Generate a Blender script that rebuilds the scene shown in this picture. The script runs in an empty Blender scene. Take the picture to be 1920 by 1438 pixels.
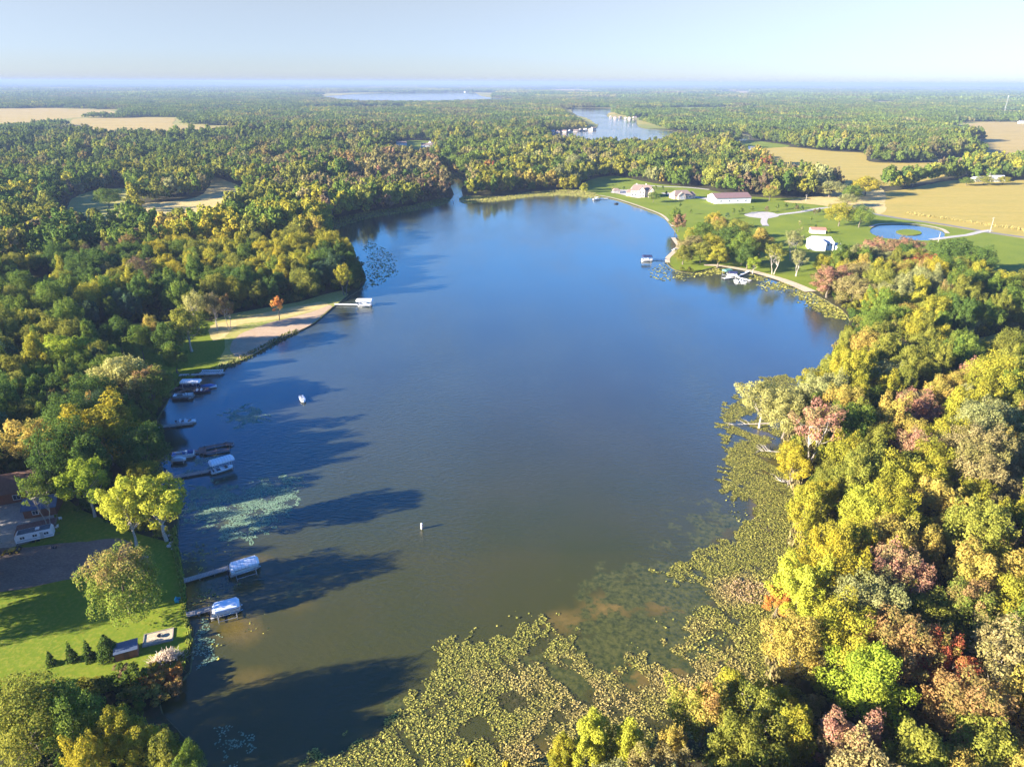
import bpy, math, random
import numpy as np
from mathutils import Vector, Matrix, geometry
S = bpy.context.scene
COL = S.collection
R_ = math.radians
# ---------------------------------------------------------------- camera
H_CAM = 100.0; F_PX = 1280.0; PITCH = R_(23.8); ROLL = R_(0.18)
cam = bpy.data.objects.new('camera', bpy.data.cameras.new('camera'))
COL.objects.link(cam); S.camera = cam
cam.location = (0, 0, H_CAM)
cam.rotation_euler = (Matrix.Rotation(math.pi / 2 - PITCH, 3, 'X') @ Matrix.Rotation(ROLL, 3, 'Z')).to_euler()
cam.data.sensor_width = 36; cam.data.lens = 36 * F_PX / 1920
cam.data.clip_start = 1; cam.data.clip_end = 90000
# ---------------------------------------------------------------- world, sun, exposure
SUN_EL = 16.5; SUN_AZ = 20.0            # light travels towards +X, turned SUN_AZ degrees to +Y
W = bpy.data.worlds.new("World"); S.world = W; W.use_nodes = True
nt = W.node_tree; nt.nodes.clear()
sky = nt.nodes.new('ShaderNodeTexSky'); sky.sky_type = 'NISHITA'; sky.sun_disc = False
sky.sun_elevation = R_(SUN_EL); sky.sun_rotation = R_((90 - (180 + SUN_AZ)) % 360)
sky.altitude = 1500; sky.air_density = 0.8; sky.dust_density = 0.0; sky.ozone_density = 5.0
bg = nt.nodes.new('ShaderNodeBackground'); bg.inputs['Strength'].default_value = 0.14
wo = nt.nodes.new('ShaderNodeOutputWorld')
# sky tint by height: unseen middle band boosted to brighten water, zenith retuned for shade
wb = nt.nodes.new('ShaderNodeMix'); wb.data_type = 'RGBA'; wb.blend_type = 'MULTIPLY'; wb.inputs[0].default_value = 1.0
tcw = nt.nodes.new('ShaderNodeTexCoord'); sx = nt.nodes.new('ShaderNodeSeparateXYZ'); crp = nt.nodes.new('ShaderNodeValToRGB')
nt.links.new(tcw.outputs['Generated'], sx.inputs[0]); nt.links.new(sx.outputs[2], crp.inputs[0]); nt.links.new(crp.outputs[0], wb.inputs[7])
SKY_TINT = [(0.0, (0.198, 0.162, 0.162)), (0.01, (0.252, 0.203, 0.194)), (0.035, (0.333, 0.243, 0.221)), (0.096, (0.54, 0.31, 0.216)), (0.174, (0.414, 0.54, 0.558)), (0.259, (0.288, 0.774, 0.945)), (0.47, (0.135, 0.495, 0.9)), (0.66, (0.225, 0.288, 0.351)), (0.95, (0.261, 0.297, 0.342))]
for _ in range(len(SKY_TINT) - 2): crp.color_ramp.elements.new(0.5)
for e_, (p_, c_) in zip(crp.color_ramp.elements, SKY_TINT): e_.position = p_; e_.color = (*c_, 1)
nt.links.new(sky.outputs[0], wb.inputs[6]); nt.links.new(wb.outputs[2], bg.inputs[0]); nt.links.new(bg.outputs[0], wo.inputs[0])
sl = bpy.data.lights.new('sun', 'SUN'); sl.energy = 5.0; sl.angle = R_(0.5); sl.color = (1.0, 0.90, 0.74)
sun = bpy.data.objects.new('sun', sl); COL.objects.link(sun)
sd = Vector((math.cos(R_(SUN_AZ)) * math.cos(R_(SUN_EL)), math.sin(R_(SUN_AZ)) * math.cos(R_(SUN_EL)), -math.sin(R_(SUN_EL))))
sun.rotation_euler = sd.to_track_quat('-Z', 'Y').to_euler()
S.view_settings.view_transform = 'Standard'; S.view_settings.look = 'None'
S.view_settings.exposure = 2.45; S.view_settings.gamma = 1.0
cy = S.cycles
cy.max_bounces = 5; cy.diffuse_bounces = 3; cy.glossy_bounces = 2; cy.transmission_bounces = 3
cy.volume_bounces = 0; cy.transparent_max_bounces = 4
cy.use_denoising = True
cy.use_adaptive_sampling = True; cy.adaptive_threshold = 0.015
cy.caustics_reflective = False; cy.caustics_refractive = False
cy.sample_clamp_indirect = 4.0

# ---------------------------------------------------------------- picture <-> ground mapping (to place things on the map)
sp, cp = math.sin(PITCH), math.cos(PITCH); cr, sr = math.cos(ROLL), math.sin(ROLL)
def G(u, v, z=0.0):
    x = (u - 960) / F_PX; y = (v - 719) / F_PX
    x, y = cr * x + sr * y, -sr * x + cr * y
    den = max(sp + y * cp, 0.0025)
    t = (H_CAM - z) / den
    return (x * t, t * (cp - y * sp))
def PX(X, Y, Z=0.0):
    X = np.asarray(X, float); Y = np.asarray(Y, float); Z = np.asarray(Z, float) - H_CAM
    d = Y * cp - Z * sp; yy = -(Y * sp + Z * cp)
    d = np.where(d < 1, 1, d)
    x = X / d; y = yy / d
    x, y = cr * x - sr * y, sr * x + cr * y
    return 960 + F_PX * x, 719 + F_PX * y, np.where(Y * cp - Z * sp < 1, -1, d)
def GP(pts, z=0.0): return [G(u, v, z) for u, v in pts]

# ---------------------------------------------------------------- helpers
def tag(o, label=None, cat=None, group=None, kind=None):
    if label: o['label'] = label
    if cat: o['category'] = cat
    if group: o['group'] = group
    if kind: o['kind'] = kind
    return o
def empty(name, loc, rz=0, label=None, cat=None, group=None):
    o = bpy.data.objects.new(name, None); COL.objects.link(o)
    o.location = loc if len(loc) == 3 else (loc[0], loc[1], 0); o.rotation_euler = (0, 0, rz)
    o.empty_display_size = 0.5
    return tag(o, label, cat, group)
def meshobj(name, me, parent=None, mat=None):
    o = bpy.data.objects.new(name, me); COL.objects.link(o)
    if mat is not None: me.materials.append(mat)
    if parent is not None: o.parent = parent
    return o
def np_mesh(name, verts, quads, attrs=None):
    me = bpy.data.meshes.new(name)
    verts = np.asarray(verts, np.float32); quads = np.asarray(quads, np.int32)
    n, k = quads.shape
    me.vertices.add(len(verts)); me.vertices.foreach_set('co', verts.ravel())
    me.loops.add(n * k); me.loops.foreach_set('vertex_index', quads.ravel())
    me.polygons.add(n); me.polygons.foreach_set('loop_start', np.arange(n, dtype=np.int32) * k)
    me.update(calc_edges=True)
    for an, (dom, arr) in (attrs or {}).items():
        a = me.attributes.new(an, 'FLOAT', dom); a.data.foreach_set('value', np.asarray(arr, np.float32))
    return me
class MB:
    "collects simple solids; build() links them as one mesh object"
    def __init__(s): s.v = []; s.f = []
    def add(s, v, f):
        b = len(s.v); s.v += [tuple(p) for p in v]; s.f += [tuple(b + i for i in q) for q in f]; return s
    def box(s, x0, x1, y0, y1, z0, z1):
        return s.add([(x0,y0,z0),(x1,y0,z0),(x1,y1,z0),(x0,y1,z0),(x0,y0,z1),(x1,y0,z1),(x1,y1,z1),(x0,y1,z1)],
                     [(0,3,2,1),(4,5,6,7),(0,1,5,4),(1,2,6,5),(2,3,7,6),(3,0,4,7)])
    def tube(s, a, b, r0, r1=None, n=6, caps=True):
        a = Vector(a); b = Vector(b); r1 = r0 if r1 is None else r1
        d = (b - a).normalized(); q = d.to_track_quat('Z', 'Y')
        v = []
        for c, r in ((a, r0), (b, r1)):
            for i in range(n):
                t = 2 * math.pi * i / n
                v.append(c + q @ Vector((math.cos(t) * r, math.sin(t) * r, 0)))
        f = [(i, (i + 1) % n, n + (i + 1) % n, n + i) for i in range(n)]
        if caps: f += [tuple(range(n - 1, -1, -1)), tuple(range(n, 2 * n))]
        return s.add(v, f)
    def loft(s, rings, caps=True):
        n = len(rings[0]); v = [p for r in rings for p in r]; f = []
        for k in range(len(rings) - 1):
            for i in range(n):
                j = (i + 1) % n
                f.append((k*n+i, k*n+j, (k+1)*n+j, (k+1)*n+i))
        if caps: f += [tuple(range(n - 1, -1, -1)), tuple(range((len(rings)-1)*n, len(rings)*n))]
        return s.add(v, f)
    def build(s, name, mat, parent=None, smooth=False):
        me = bpy.data.meshes.new(name); me.from_pydata(s.v, [], s.f); me.update()
        if smooth: me.polygons.foreach_set('use_smooth', [True] * len(me.polygons))
        return meshobj(name, me, parent, mat)

# ---------------------------------------------------------------- materials
def N(nt, t, **kw):
    n = nt.nodes.new(t)
    for k, v in kw.items(): setattr(n, k, v)
    return n
def newmat(name):
    m = bpy.data.materials.new(name); m.use_nodes = True; nt = m.node_tree
    for n in list(nt.nodes): nt.nodes.remove(n)
    return m, nt, N(nt, 'ShaderNodeOutputMaterial')
def mixc(nt, fac, a, b, bt='MIX'):
    m = N(nt, 'ShaderNodeMix', data_type='RGBA', blend_type=bt)
    for sock, val in ((m.inputs[0], fac), (m.inputs[6], a), (m.inputs[7], b)):
        if isinstance(val, (int, float)): sock.default_value = val
        elif isinstance(val, tuple): sock.default_value = (*val, 1) if len(val) == 3 else val
        else: nt.links.new(val, sock)
    return m.outputs[2]
def ramp(nt, inp, a, b):
    r = N(nt, 'ShaderNodeMapRange'); nt.links.new(inp, r.inputs[0])
    r.inputs[1].default_value = a; r.inputs[2].default_value = b; r.clamp = True
    return r.outputs[0]
def noise(nt, vec, scale, detail=3, rough=0.55):
    n = N(nt, 'ShaderNodeTexNoise'); n.inputs['Scale'].default_value = scale
    n.inputs['Detail'].default_value = detail; n.inputs['Roughness'].default_value = rough
    nt.links.new(vec, n.inputs['Vector']); return n.outputs[0]
def wpos(nt, sc=(1, 1, 1), rot=0):
    g = N(nt, 'ShaderNodeNewGeometry'); m = N(nt, 'ShaderNodeMapping')
    m.inputs['Scale'].default_value = sc; m.inputs['Rotation'].default_value = (0, 0, rot)
    nt.links.new(g.outputs['Position'], m.inputs[0]); return m.outputs[0]
def surf(nt, out, col, rough=0.8, bump=None, bstr=0.3, bdist=0.1, metal=0, spec=0.3):
    p = N(nt, 'ShaderNodeBsdfPrincipled')
    if isinstance(col, tuple): p.inputs['Base Color'].default_value = (*col, 1)
    else: nt.links.new(col, p.inputs['Base Color'])
    p.inputs['Roughness'].default_value = rough; p.inputs['Metallic'].default_value = metal
    p.inputs['Specular IOR Level'].default_value = spec
    if bump is not None:
        b = N(nt, 'ShaderNodeBump'); b.inputs['Strength'].default_value = bstr; b.inputs['Distance'].default_value = bdist
        nt.links.new(bump, b.inputs['Height']); nt.links.new(b.outputs[0], p.inputs['Normal'])
    nt.links.new(p.outputs[0], out.inputs[0]); return p
def ground_mat(name, a, b, c, s1, s2, rough=0.95, bdist=0.25, stretch=(1, 1, 1), rot=0, thr=(0.35, 0.65)):
    m, nt, out = newmat(name)
    v = wpos(nt, stretch, rot)
    n1 = noise(nt, v, s1, 5); n2 = noise(nt, v, s2, 4, 0.65)
    k = mixc(nt, ramp(nt, n1, *thr), a, b); k = mixc(nt, ramp(nt, n2, 0.45, 0.7), k, c)
    surf(nt, out, k, rough, n2, 0.6, bdist, spec=0.1); return m
_mc = {}
def paint(name, col, rough=0.5, var=0.15, metal=0, scale=1.5, spec=0.4):
    if name in _mc: return _mc[name]
    m, nt, out = newmat(name)
    tc = N(nt, 'ShaderNodeTexCoord')
    n1 = noise(nt, tc.outputs['Object'], scale, 5, 0.6)
    dark = tuple(c * (1 - 2 * var) for c in col)
    surf(nt, out, mixc(nt, ramp(nt, n1, 0.35, 0.75), col, dark), rough, n1, 0.15, 0.02, metal, spec)
    _mc[name] = m; return m
def striped(name, a, b, period, axis=0, rough=0.7):
    "boards, battens or shingle courses across one object axis"
    m, nt, out = newmat(name)
    tc = N(nt, 'ShaderNodeTexCoord'); w = N(nt, 'ShaderNodeTexWave')
    w.bands_direction = 'XYZ'[axis]; w.inputs['Scale'].default_value = 0.314 / period
    w.inputs['Distortion'].default_value = 0.3
    nt.links.new(tc.outputs['Object'], w.inputs[0])
    n1 = noise(nt, tc.outputs['Object'], 2.0, 4)
    c = mixc(nt, ramp(nt, w.outputs[1], 0.0, 0.25), b, a); c = mixc(nt, ramp(nt, n1, 0.4, 0.9), c, b)
    surf(nt, out, c, rough, w.outputs[1], 0.4, 0.03); return m

# foliage: two leaf colours (ca, cb) come from the tree, the share of each from its leaf clumps
def leaf_mat(name, trans=0.40):
    m, nt, out = newmat(name)
    ca = N(nt, 'ShaderNodeAttribute', attribute_type='INSTANCER', attribute_name='ca')
    cb = N(nt, 'ShaderNodeAttribute', attribute_type='INSTANCER', attribute_name='cb')
    ti = N(nt, 'ShaderNodeAttribute', attribute_type='GEOMETRY', attribute_name='tint')
    lt = N(nt, 'ShaderNodeAttribute', attribute_type='GEOMETRY', attribute_name='lite')
    c = mixc(nt, ti.outputs['Fac'], ca.outputs['Color'], cb.outputs['Color'])
    hs = N(nt, 'ShaderNodeHueSaturation'); nt.links.new(c, hs.inputs['Color'])
    nt.links.new(lt.outputs['Fac'], hs.inputs['Value'])
    d = N(nt, 'ShaderNodeBsdfDiffuse'); t = N(nt, 'ShaderNodeBsdfTranslucent')
    nt.links.new(hs.outputs[0], d.inputs[0]); nt.links.new(hs.outputs[0], t.inputs[0])
    mx = N(nt, 'ShaderNodeMixShader'); mx.inputs[0].default_value = trans
    nt.links.new(d.outputs[0], mx.inputs[1]); nt.links.new(t.outputs[0], mx.inputs[2])
    nt.links.new(mx.outputs[0], out.inputs[0]); return m
LEAF = leaf_mat('leaves')
def bark_mat(name, a, b):
    m, nt, out = newmat(name); tc = N(nt, 'ShaderNodeTexCoord')
    n1 = noise(nt, tc.outputs['Object'], 3.0, 5, 0.7)
    surf(nt, out, mixc(nt, ramp(nt, n1, 0.35, 0.65), a, b), 0.9, n1, 0.6, 0.05, spec=0.1); return m
BARK = bark_mat('grey_bark', (0.20, 0.17, 0.13), (0.09, 0.07, 0.05))
PALEBARK = bark_mat('pale_bark', (0.5, 0.45, 0.37), (0.25, 0.21, 0.17))
# ---------------------------------------------------------------- the map, drawn over the photograph and laid on the ground
def smooth(P, per=6.0, wig=0.0, seed=0, closed=True, maxn=60):
    "catmull-rom through world points, with a little natural wiggle"
    rnd = random.Random(seed); P = [Vector(p) for p in P]; n = len(P); out = []
    for i in range(n if closed else n - 1):
        p0, p1, p2, p3 = (P[(i - 1) % n], P[i], P[(i + 1) % n], P[(i + 2) % n]) if closed else \
            (P[max(i - 1, 0)], P[i], P[i + 1], P[min(i + 2, n - 1)])
        L = (p2 - p1).length; k = max(1, min(maxn, int(L / per)))
        for j in range(k):
            t = j / k
            a = 0.5 * ((2 * p1) + (p2 - p0) * t + (2 * p0 - 5 * p1 + 4 * p2 - p3) * t * t + (3 * p1 - p0 - 3 * p2 + p3) * t ** 3)
            if wig: a = a + Vector((rnd.uniform(-wig, wig), rnd.uniform(-wig, wig)))
            out.append((a.x, a.y))
    if not closed: out.append(tuple(P[-1]))
    return out
def inside(poly, X, Y):
    X = np.asarray(X, float); Y = np.asarray(Y, float); c = np.zeros(X.shape, bool)
    p = np.asarray(poly); x1, y1 = p[:, 0], p[:, 1]; x2, y2 = np.roll(x1, -1), np.roll(y1, -1)
    ok = (X > x1.min()) & (X < x1.max()) & (Y > y1.min()) & (Y < y1.max())
    if not ok.any(): return c
    xs, ys = X[ok], Y[ok]; cc = np.zeros(xs.shape, bool)
    for a, b, d, e in zip(x1, y1, x2, y2):
        if b == e: continue
        cc ^= ((b > ys) != (e > ys)) & (xs < (d - a) * (ys - b) / (e - b) + a)
    c[ok] = cc; return c
def edge_dist(poly, X, Y, closed=True):
    p = np.asarray(poly, float); q = np.roll(p, -1, 0)
    if not closed: p, q = p[:-1], q[:-1]
    best = np.full(np.shape(X), 1e9)
    for a, b in zip(p, q):
        d = b - a; L = (d * d).sum() + 1e-9
        t = np.clip(((X - a[0]) * d[0] + (Y - a[1]) * d[1]) / L, 0, 1)
        best = np.minimum(best, np.hypot(X - a[0] - t * d[0], Y - a[1] - t * d[1]))
    return best
LAKE = smooth(GP([(846,352),(850,366),(838,377),(800,387),(740,397),(690,406),(655,414),(632,424),(628,440),(650,470),(672,492),
    (684,515),(678,540),(655,556),(640,566),(625,574),(606,590),(588,606),(558,622),(518,640),(480,662),(450,676),(418,690),(385,698),
    (352,706),(330,718),(318,742),(306,765),(296,795),(302,822),(300,850),(296,890),(312,915),(326,950),(330,990),(334,1040),(346,1085),
    (352,1150),(360,1200),(352,1255),(330,1290),(296,1312),(300,1335),(340,1375),(372,1415),(384,1480),(380,1560),(860,1600),(1000,1500),
    (1080,1475),(1180,1470),(1290,1425),(1372,1400),(1398,1345),(1436,1300),(1446,1200),(1462,1100),(1484,1010),(1498,960),(1484,880),(1474,820),(1484,770),
    (1506,735),(1535,700),(1560,660),(1588,615),(1590,592),(1560,570),(1510,541),(1470,526),(1430,512),(1385,502),(1345,500),(1300,512),
    (1268,507),(1250,492),(1254,478),(1266,462),(1272,445),(1262,428),(1240,406),(1205,392),(1170,380),(1140,372),(1105,366),
    (1060,360),(1000,362),(935,369),(880,374),(868,368),(866,352),(872,345),(862,334),(850,326),(832,322),(826,326),(842,336)]), 4, 0.5, 1)
LAKE2 = smooth(GP([(1073,206),(1100,203),(1145,204),(1152,208),(1142,213),(1140,219),(1165,222),(1192,224),(1196,236),(1215,242),
    (1255,245),(1290,249),(1392,252),(1392,264),(1280,262),(1250,274),(1150,276),(1080,274),(1020,262),(1034,250),(1075,246),(1112,242),(1122,236),
    (1112,230),(1100,222),(1080,216)]), 15, 3, 2)
LAKE4 = smooth(GP([(600,183),(650,178),(720,175),(820,174),(885,174),(905,181),(960,187),(900,192),(800,194),(700,194),(640,190)]), 60, 8, 3)
POND = smooth(GP([(1636,426),(1650,422),(1690,421),(1730,424),(1762,431),(1772,438),(1762,450),(1700,450),(1655,446),(1632,436)]), 3, .2, 4)
ISLET = smooth(GP([(1680,434),(1700,430),(1722,433),(1728,438),(1712,441),(1692,440)]), 3, .1, 5)
LAKES = [LAKE, LAKE2, LAKE4, POND]
OPEN = {   # name: (label-ish kind, polygon, z, material key, keeps trees out)
 'lawn_east': ([(1085,354),(1105,338),(1150,330),(1195,338),(1240,346),(1300,352),(1380,366),(1460,372),(1530,372),(1590,385),(1650,398),(1680,408),
     (1770,420),(1860,434),(2000,446),(2000,565),(1880,562),(1800,525),(1700,504),(1650,500),(1610,506),(1570,512),(1540,548),(1512,540),(1470,525),(1430,511),(1385,501),(1345,499),(1300,511),
     (1269,506),(1251,491),(1255,478),(1267,462),(1273,445),(1263,428),(1241,405),(1206,391),(1171,379),(1141,371),(1106,365)], 'lawn'),
 'field_north': ([(1380,292),(1395,282),(1430,275),(1480,276),(1560,284),(1622,288),(1630,303),(1700,306),(1800,304),(1830,300),(1826,314),(1765,332),(1715,343),(1655,350),(1600,351),(1560,350),(1500,338),(1450,320)], 'crop'),
 'field_east': ([(1640,384),(1652,362),(1700,355),(1763,342),(1800,338),(1870,339),(2050,344),(2050,466),(1930,450),(1860,438),(1770,424),(1690,410),(1642,400)], 'crop'),
 'verge': ([(1470,378),(1540,366),(1590,352),(1650,352),(1660,380),(1650,402),(1590,394),(1530,384)], 'dry'),
 'field_far_east': ([(1806,236),(1850,230),(1900,230),(2000,228),(2000,300),(1900,292),(1840,290),(1815,272),(1850,262),(1815,250)], 'crop_tan'),
 'field_mid_east': ([(1740,300),(1830,295),(1900,290),(1980,300),(1980,312),(1860,318)], 'crop_tan'),
 'field_west': ([(-80,208),(60,204),(130,205),(205,208),(216,214),(200,219),(150,221),(100,226),(60,236),(-80,240)], 'crop_tan'),
 'field_northwest': ([(140,224),(220,222),(322,222),(326,234),(380,238),(458,240),(455,258),(380,262),(300,262),(215,260),(180,262),(150,250),(140,240)], 'crop_tan'),
 'clearing_west': ([(262,386),(300,380),(370,370),(392,350),(400,332),(440,345),(470,362),(466,388),(430,412),(370,432),(320,440),(280,425)], 'dry'),
 'meadow_west': ([(130,380),(160,362),(190,356),(240,354),(252,375),(235,410),(190,432),(130,424)], 'meadow'),
 'glade_west': ([(36,545),(60,528),(100,522),(125,530),(110,560),(60,580)], 'lawn'),
 'village_green': ([(733,272),(760,264),(814,266),(822,282),(795,300),(745,300)], 'lawn'),
 'green_north': ([(1370,276),(1400,264),(1460,270),(1480,275),(1420,280),(1385,288)], 'lawn'),
 'point_lawn': ([(400,600),(430,590),(500,577),(560,566),(610,552),(640,545),(656,552),(640,566),(625,574),(606,590),(588,606),(558,622),(518,640),(480,662),
     (450,677),(418,690),(385,699),(352,707),(325,716),(290,722),(275,700),(300,680),(350,660),(390,640)], 'meadow'),
 'south_lawn': ([(-160,1010),(-60,950),(40,930),(110,925),(150,955),(230,990),(290,1010),(328,1020),(334,1042),(346,1086),(352,1150),(360,1200),(352,1252),(320,1262),(230,1290),(150,1310),
     (60,1310),(-60,1330),(-200,1330)], 'lawn'),
 'shaded_yard': ([(150,640),(215,612),(300,604),(395,602),(420,640),(400,700),(345,716),(310,740),(265,735),(215,695),(165,672)], 'lawn'),
 'wood_lane': ([(1790,610),(1850,585),(1940,575),(1940,592),(1860,612),(1810,640),(1800,640)], 'meadow'),
 'van_clearing': ([(1780,650),(1850,630),(1990,612),(1990,650),(1940,680),(1870,692),(1800,680)], 'meadow'),
 'strip_far_a': ([(1000,169),(1060,168),(1120,171),(1100,173.5),(1020,172)], 'crop_tan'),
 'strip_far_b': ([(190,162.5),(250,163),(245,165),(180,164.5)], 'crop_tan'),
 'strip_far_c': ([(1350,172),(1380,171),(1402,173),(1390,176),(1360,175)], 'crop_tan'),
 'strip_far_d': ([(1835,208),(1900,208),(1900,214),(1836,213)], 'crop_tan'),
}
OPENW = {k: smooth(GP(v[0]), 8, 0.0, 7) for k, v in OPEN.items()}

def cdt(loops, pts, name, mat, z, keep, parent=None):
    vs = []; es = []
    for L in loops:
        b = len(vs); vs += [Vector(p) for p in L]; es += [(b + i, b + (i + 1) % len(L)) for i in range(len(L))]
    vs += [Vector(p) for p in pts]
    V, E, Fc, *_ = geometry.delaunay_2d_cdt(vs, es, [], 0, 1e-3)
    V = np.array([tuple(p) for p in V]); Fc = np.array([f for f in Fc if len(f) == 3])
    c = V[Fc].mean(1); Fc = Fc[keep(c[:, 0], c[:, 1])]
    a = V[Fc]; area = (a[:,1,0]-a[:,0,0])*(a[:,2,1]-a[:,0,1])-(a[:,2,0]-a[:,0,0])*(a[:,1,1]-a[:,0,1])
    Fc[area < 0] = Fc[area < 0][:, ::-1]
    co = np.column_stack([V, np.full(len(V), z)])
    me = np_mesh(name, co, Fc)
    return meshobj(name, me, parent, mat), co
def inany(polys, X, Y):
    r = np.zeros(np.shape(X), bool)
    for p in polys: r |= inside(p, X, Y)
    return r

M_floor = ground_mat('forest_floor', (0.045,0.042,0.02), (0.075,0.06,0.03), (0.03,0.045,0.015), 0.08, 0.9)
M_lawn = ground_mat('mown_grass', (0.155,0.20,0.013), (0.10,0.155,0.011), (0.22,0.22,0.027), 0.05, 1.2, bdist=0.08)
M_meadow = ground_mat('rough_grass', (0.34,0.30,0.08), (0.2,0.24,0.05), (0.40,0.33,0.13), 0.06, 0.7, bdist=0.15)
M_dry = ground_mat('dry_grass', (0.52,0.38,0.15), (0.38,0.31,0.11), (0.56,0.43,0.2), 0.03, 0.4)
M_crop = ground_mat('ripening_crop', (0.37,0.275,0.055), (0.29,0.24,0.05), (0.43,0.315,0.09), 0.012, 0.12, stretch=(1, 7, 1), rot=R_(6))
M_croptan = ground_mat('stubble_field', (0.38,0.275,0.085), (0.31,0.235,0.07), (0.42,0.31,0.12), 0.006, 0.05, stretch=(1, 4, 1))
M_sand = ground_mat('pale_sand', (0.5,0.4,0.28), (0.4,0.32,0.22), (0.58,0.48,0.36), 0.2, 1.5, bdist=0.1)
M_dirt = ground_mat('bare_dirt', (0.21,0.155,0.12), (0.15,0.11,0.085), (0.27,0.21,0.17), 0.15, 1.4, bdist=0.15, stretch=(1,2.5,1))
M_soil = ground_mat('sandy_soil', (0.42,0.30,0.19), (0.34,0.245,0.16), (0.48,0.36,0.25), 0.12, 1.1, bdist=0.2, stretch=(1,3,1), rot=R_(-25))
M_gravel = ground_mat('gravel', (0.42,0.39,0.35), (0.33,0.3,0.27), (0.5,0.47,0.42), 0.3, 2.0, bdist=0.05)
M_asph = ground_mat('grey_road', (0.2,0.19,0.18), (0.16,0.15,0.14), (0.24,0.23,0.21), 0.2, 2.0, bdist=0.02)
M_bank = ground_mat('wet_bank', (0.1,0.09,0.05), (0.06,0.055,0.03), (0.14,0.15,0.05), 0.3, 1.5)
MATK = dict(lawn=M_lawn, crop=M_crop, crop_tan=M_croptan, dry=M_dry, meadow=M_meadow)

# ground sheet with the lakes cut out
EXT = 34000
pts = []
for s in (400, 1200, 4000, 11000):
    k = {400: 3, 1200: 5, 4000: 4, 11000: 3}[s]
    for i in range(-k, k + 1):
        for j in range(-k, k + 1): pts.append((i * s + 3.1, j * s + 1000.7))
pts = [p for p in pts if not any(inside(L, np.array([p[0]]), np.array([p[1]]))[0] for L in LAKES)]
pts = [p for p in pts if abs(p[0]) < EXT and abs(p[1]) < EXT]
og, _ = cdt(LAKES[:3] + [POND, ISLET, [(-EXT,-EXT),(EXT,-EXT),(EXT,EXT),(-EXT,EXT)]], pts, 'ground', M_floor, 0.0,
            lambda x, y: (~inany(LAKES, x, y)) | inside(ISLET, x, y))
tag(og, kind='structure')
far_land = ground_mat('far_fields', (0.16,0.19,0.04), (0.42,0.32,0.10), (0.18,0.20,0.05), 0.0022, 0.012)
FR = [(-26000,30000),(-1700,1720),(1700,1720),(26000,30000)]
of, _ = cdt([FR] + [LAKE4, LAKE2], [(x * 1000.3, y * 1000.7) for x in range(-5, 6, 2) for y in range(7, 24, 4)], 'far_fields', far_land, 0.2, lambda x, y: inside(FR, x, y) & ~inany(LAKES, x, y))
tag(of, kind='structure')
hv = []; hn = 60
for i in range(hn + 1):
    t = i / hn; xh = -19500 + 15500 * t; hh = 108 * math.exp(-((t - .52) / .3) ** 2) + 9 * math.sin(t * 23) * math.exp(-((t - .5) / .4) ** 2)
    hv += [(xh, 20500, -1), (xh, 22000, max(1, hh)), (xh, 24500, -1)]
tag(MB().add(hv, [f for i in range(hn) for f in ((3*i, 3*i+3, 3*i+4, 3*i+1), (3*i+1, 3*i+4, 3*i+5, 3*i+2))]).build('hills', ground_mat('wooded_hill', (.09,.12,.03), (.12,.14,.04), (.07,.1,.03), .002, .01)), kind='structure')
# water
def water_mat():
    m, nt, out = newmat('lake_water')
    P1 = wpos(nt)
    sh = N(nt, 'ShaderNodeAttribute', attribute_type='GEOMETRY', attribute_name='shallow')
    we = N(nt, 'ShaderNodeAttribute', attribute_type='GEOMETRY', attribute_name='weed')
    n0 = noise(nt, P1, 0.03, 4); n1 = noise(nt, P1, 0.22, 6, 0.62); n2 = noise(nt, P1, 1.1, 4, 0.6)
    deep = mixc(nt, ramp(nt, n0, 0.35, 0.65), (0.038, 0.047, 0.035), (0.043, 0.052, 0.038))
    olive = mixc(nt, ramp(nt, n0, 0.4, 0.6), (0.037, 0.042, 0.008), (0.043, 0.044, 0.009))
    sand = mixc(nt, ramp(nt, n2, 0.3, 0.7), (0.17, 0.115, 0.028), (0.13, 0.09, 0.022))
    a = mixc(nt, ramp(nt, sh.outputs['Fac'], 0.0, 0.55), deep, olive)
    b = mixc(nt, ramp(nt, sh.outputs['Fac'], 0.5, 1.0), a, sand)
    # submerged weed beds: ragged dark green beds with bare sandy holes
    ad = N(nt, 'ShaderNodeMath', operation='MULTIPLY'); nt.links.new(we.outputs['Fac'], ad.inputs[0]); ad.inputs[1].default_value = 0.42
    ad2 = N(nt, 'ShaderNodeMath', operation='ADD'); nt.links.new(ad.outputs[0], ad2.inputs[0]); nt.links.new(n1, ad2.inputs[1])
    wcol = mixc(nt, ramp(nt, n2, 0.35, 0.65), (0.030, 0.040, 0.010), (0.085, 0.085, 0.020))
    mk = N(nt, 'ShaderNodeMath', operation='MULTIPLY'); nt.links.new(ramp(nt, ad2.outputs[0], 0.66, 0.74), mk.inputs[0])
    nt.links.new(ramp(nt, we.outputs['Fac'], 0.02, 0.25), mk.inputs[1])
    c = mixc(nt, mk.outputs[0], b, wcol)
    p = surf(nt, out, c, 0.06, spec=0.5); p.inputs['IOR'].default_value = 1.55
    # wind ripples, calmer near the sheltered ends
    g = wpos(nt, (1, 1.6, 1), R_(20)); r1 = noise(nt, g, 0.7, 5, 0.66); cal = noise(nt, wpos(nt, (1, .35, 1), R_(35)), 0.014, 4)
    ws = N(nt, 'ShaderNodeMapRange'); nt.links.new(cal, ws.inputs[0])
    ws.inputs[1].default_value = 0.4; ws.inputs[2].default_value = 0.65; ws.inputs[3].default_value = 0.06; ws.inputs[4].default_value = 0.45
    bu = N(nt, 'ShaderNodeBump'); bu.inputs['Distance'].default_value = 0.35
    nt.links.new(ws.outputs[0], bu.inputs['Strength']); nt.links.new(r1, bu.inputs['Height']); nt.links.new(bu.outputs[0], p.inputs['Normal'])
    return m
M_water = water_mat()
WZ = -0.35
rs = np.random.RandomState(3)
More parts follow.
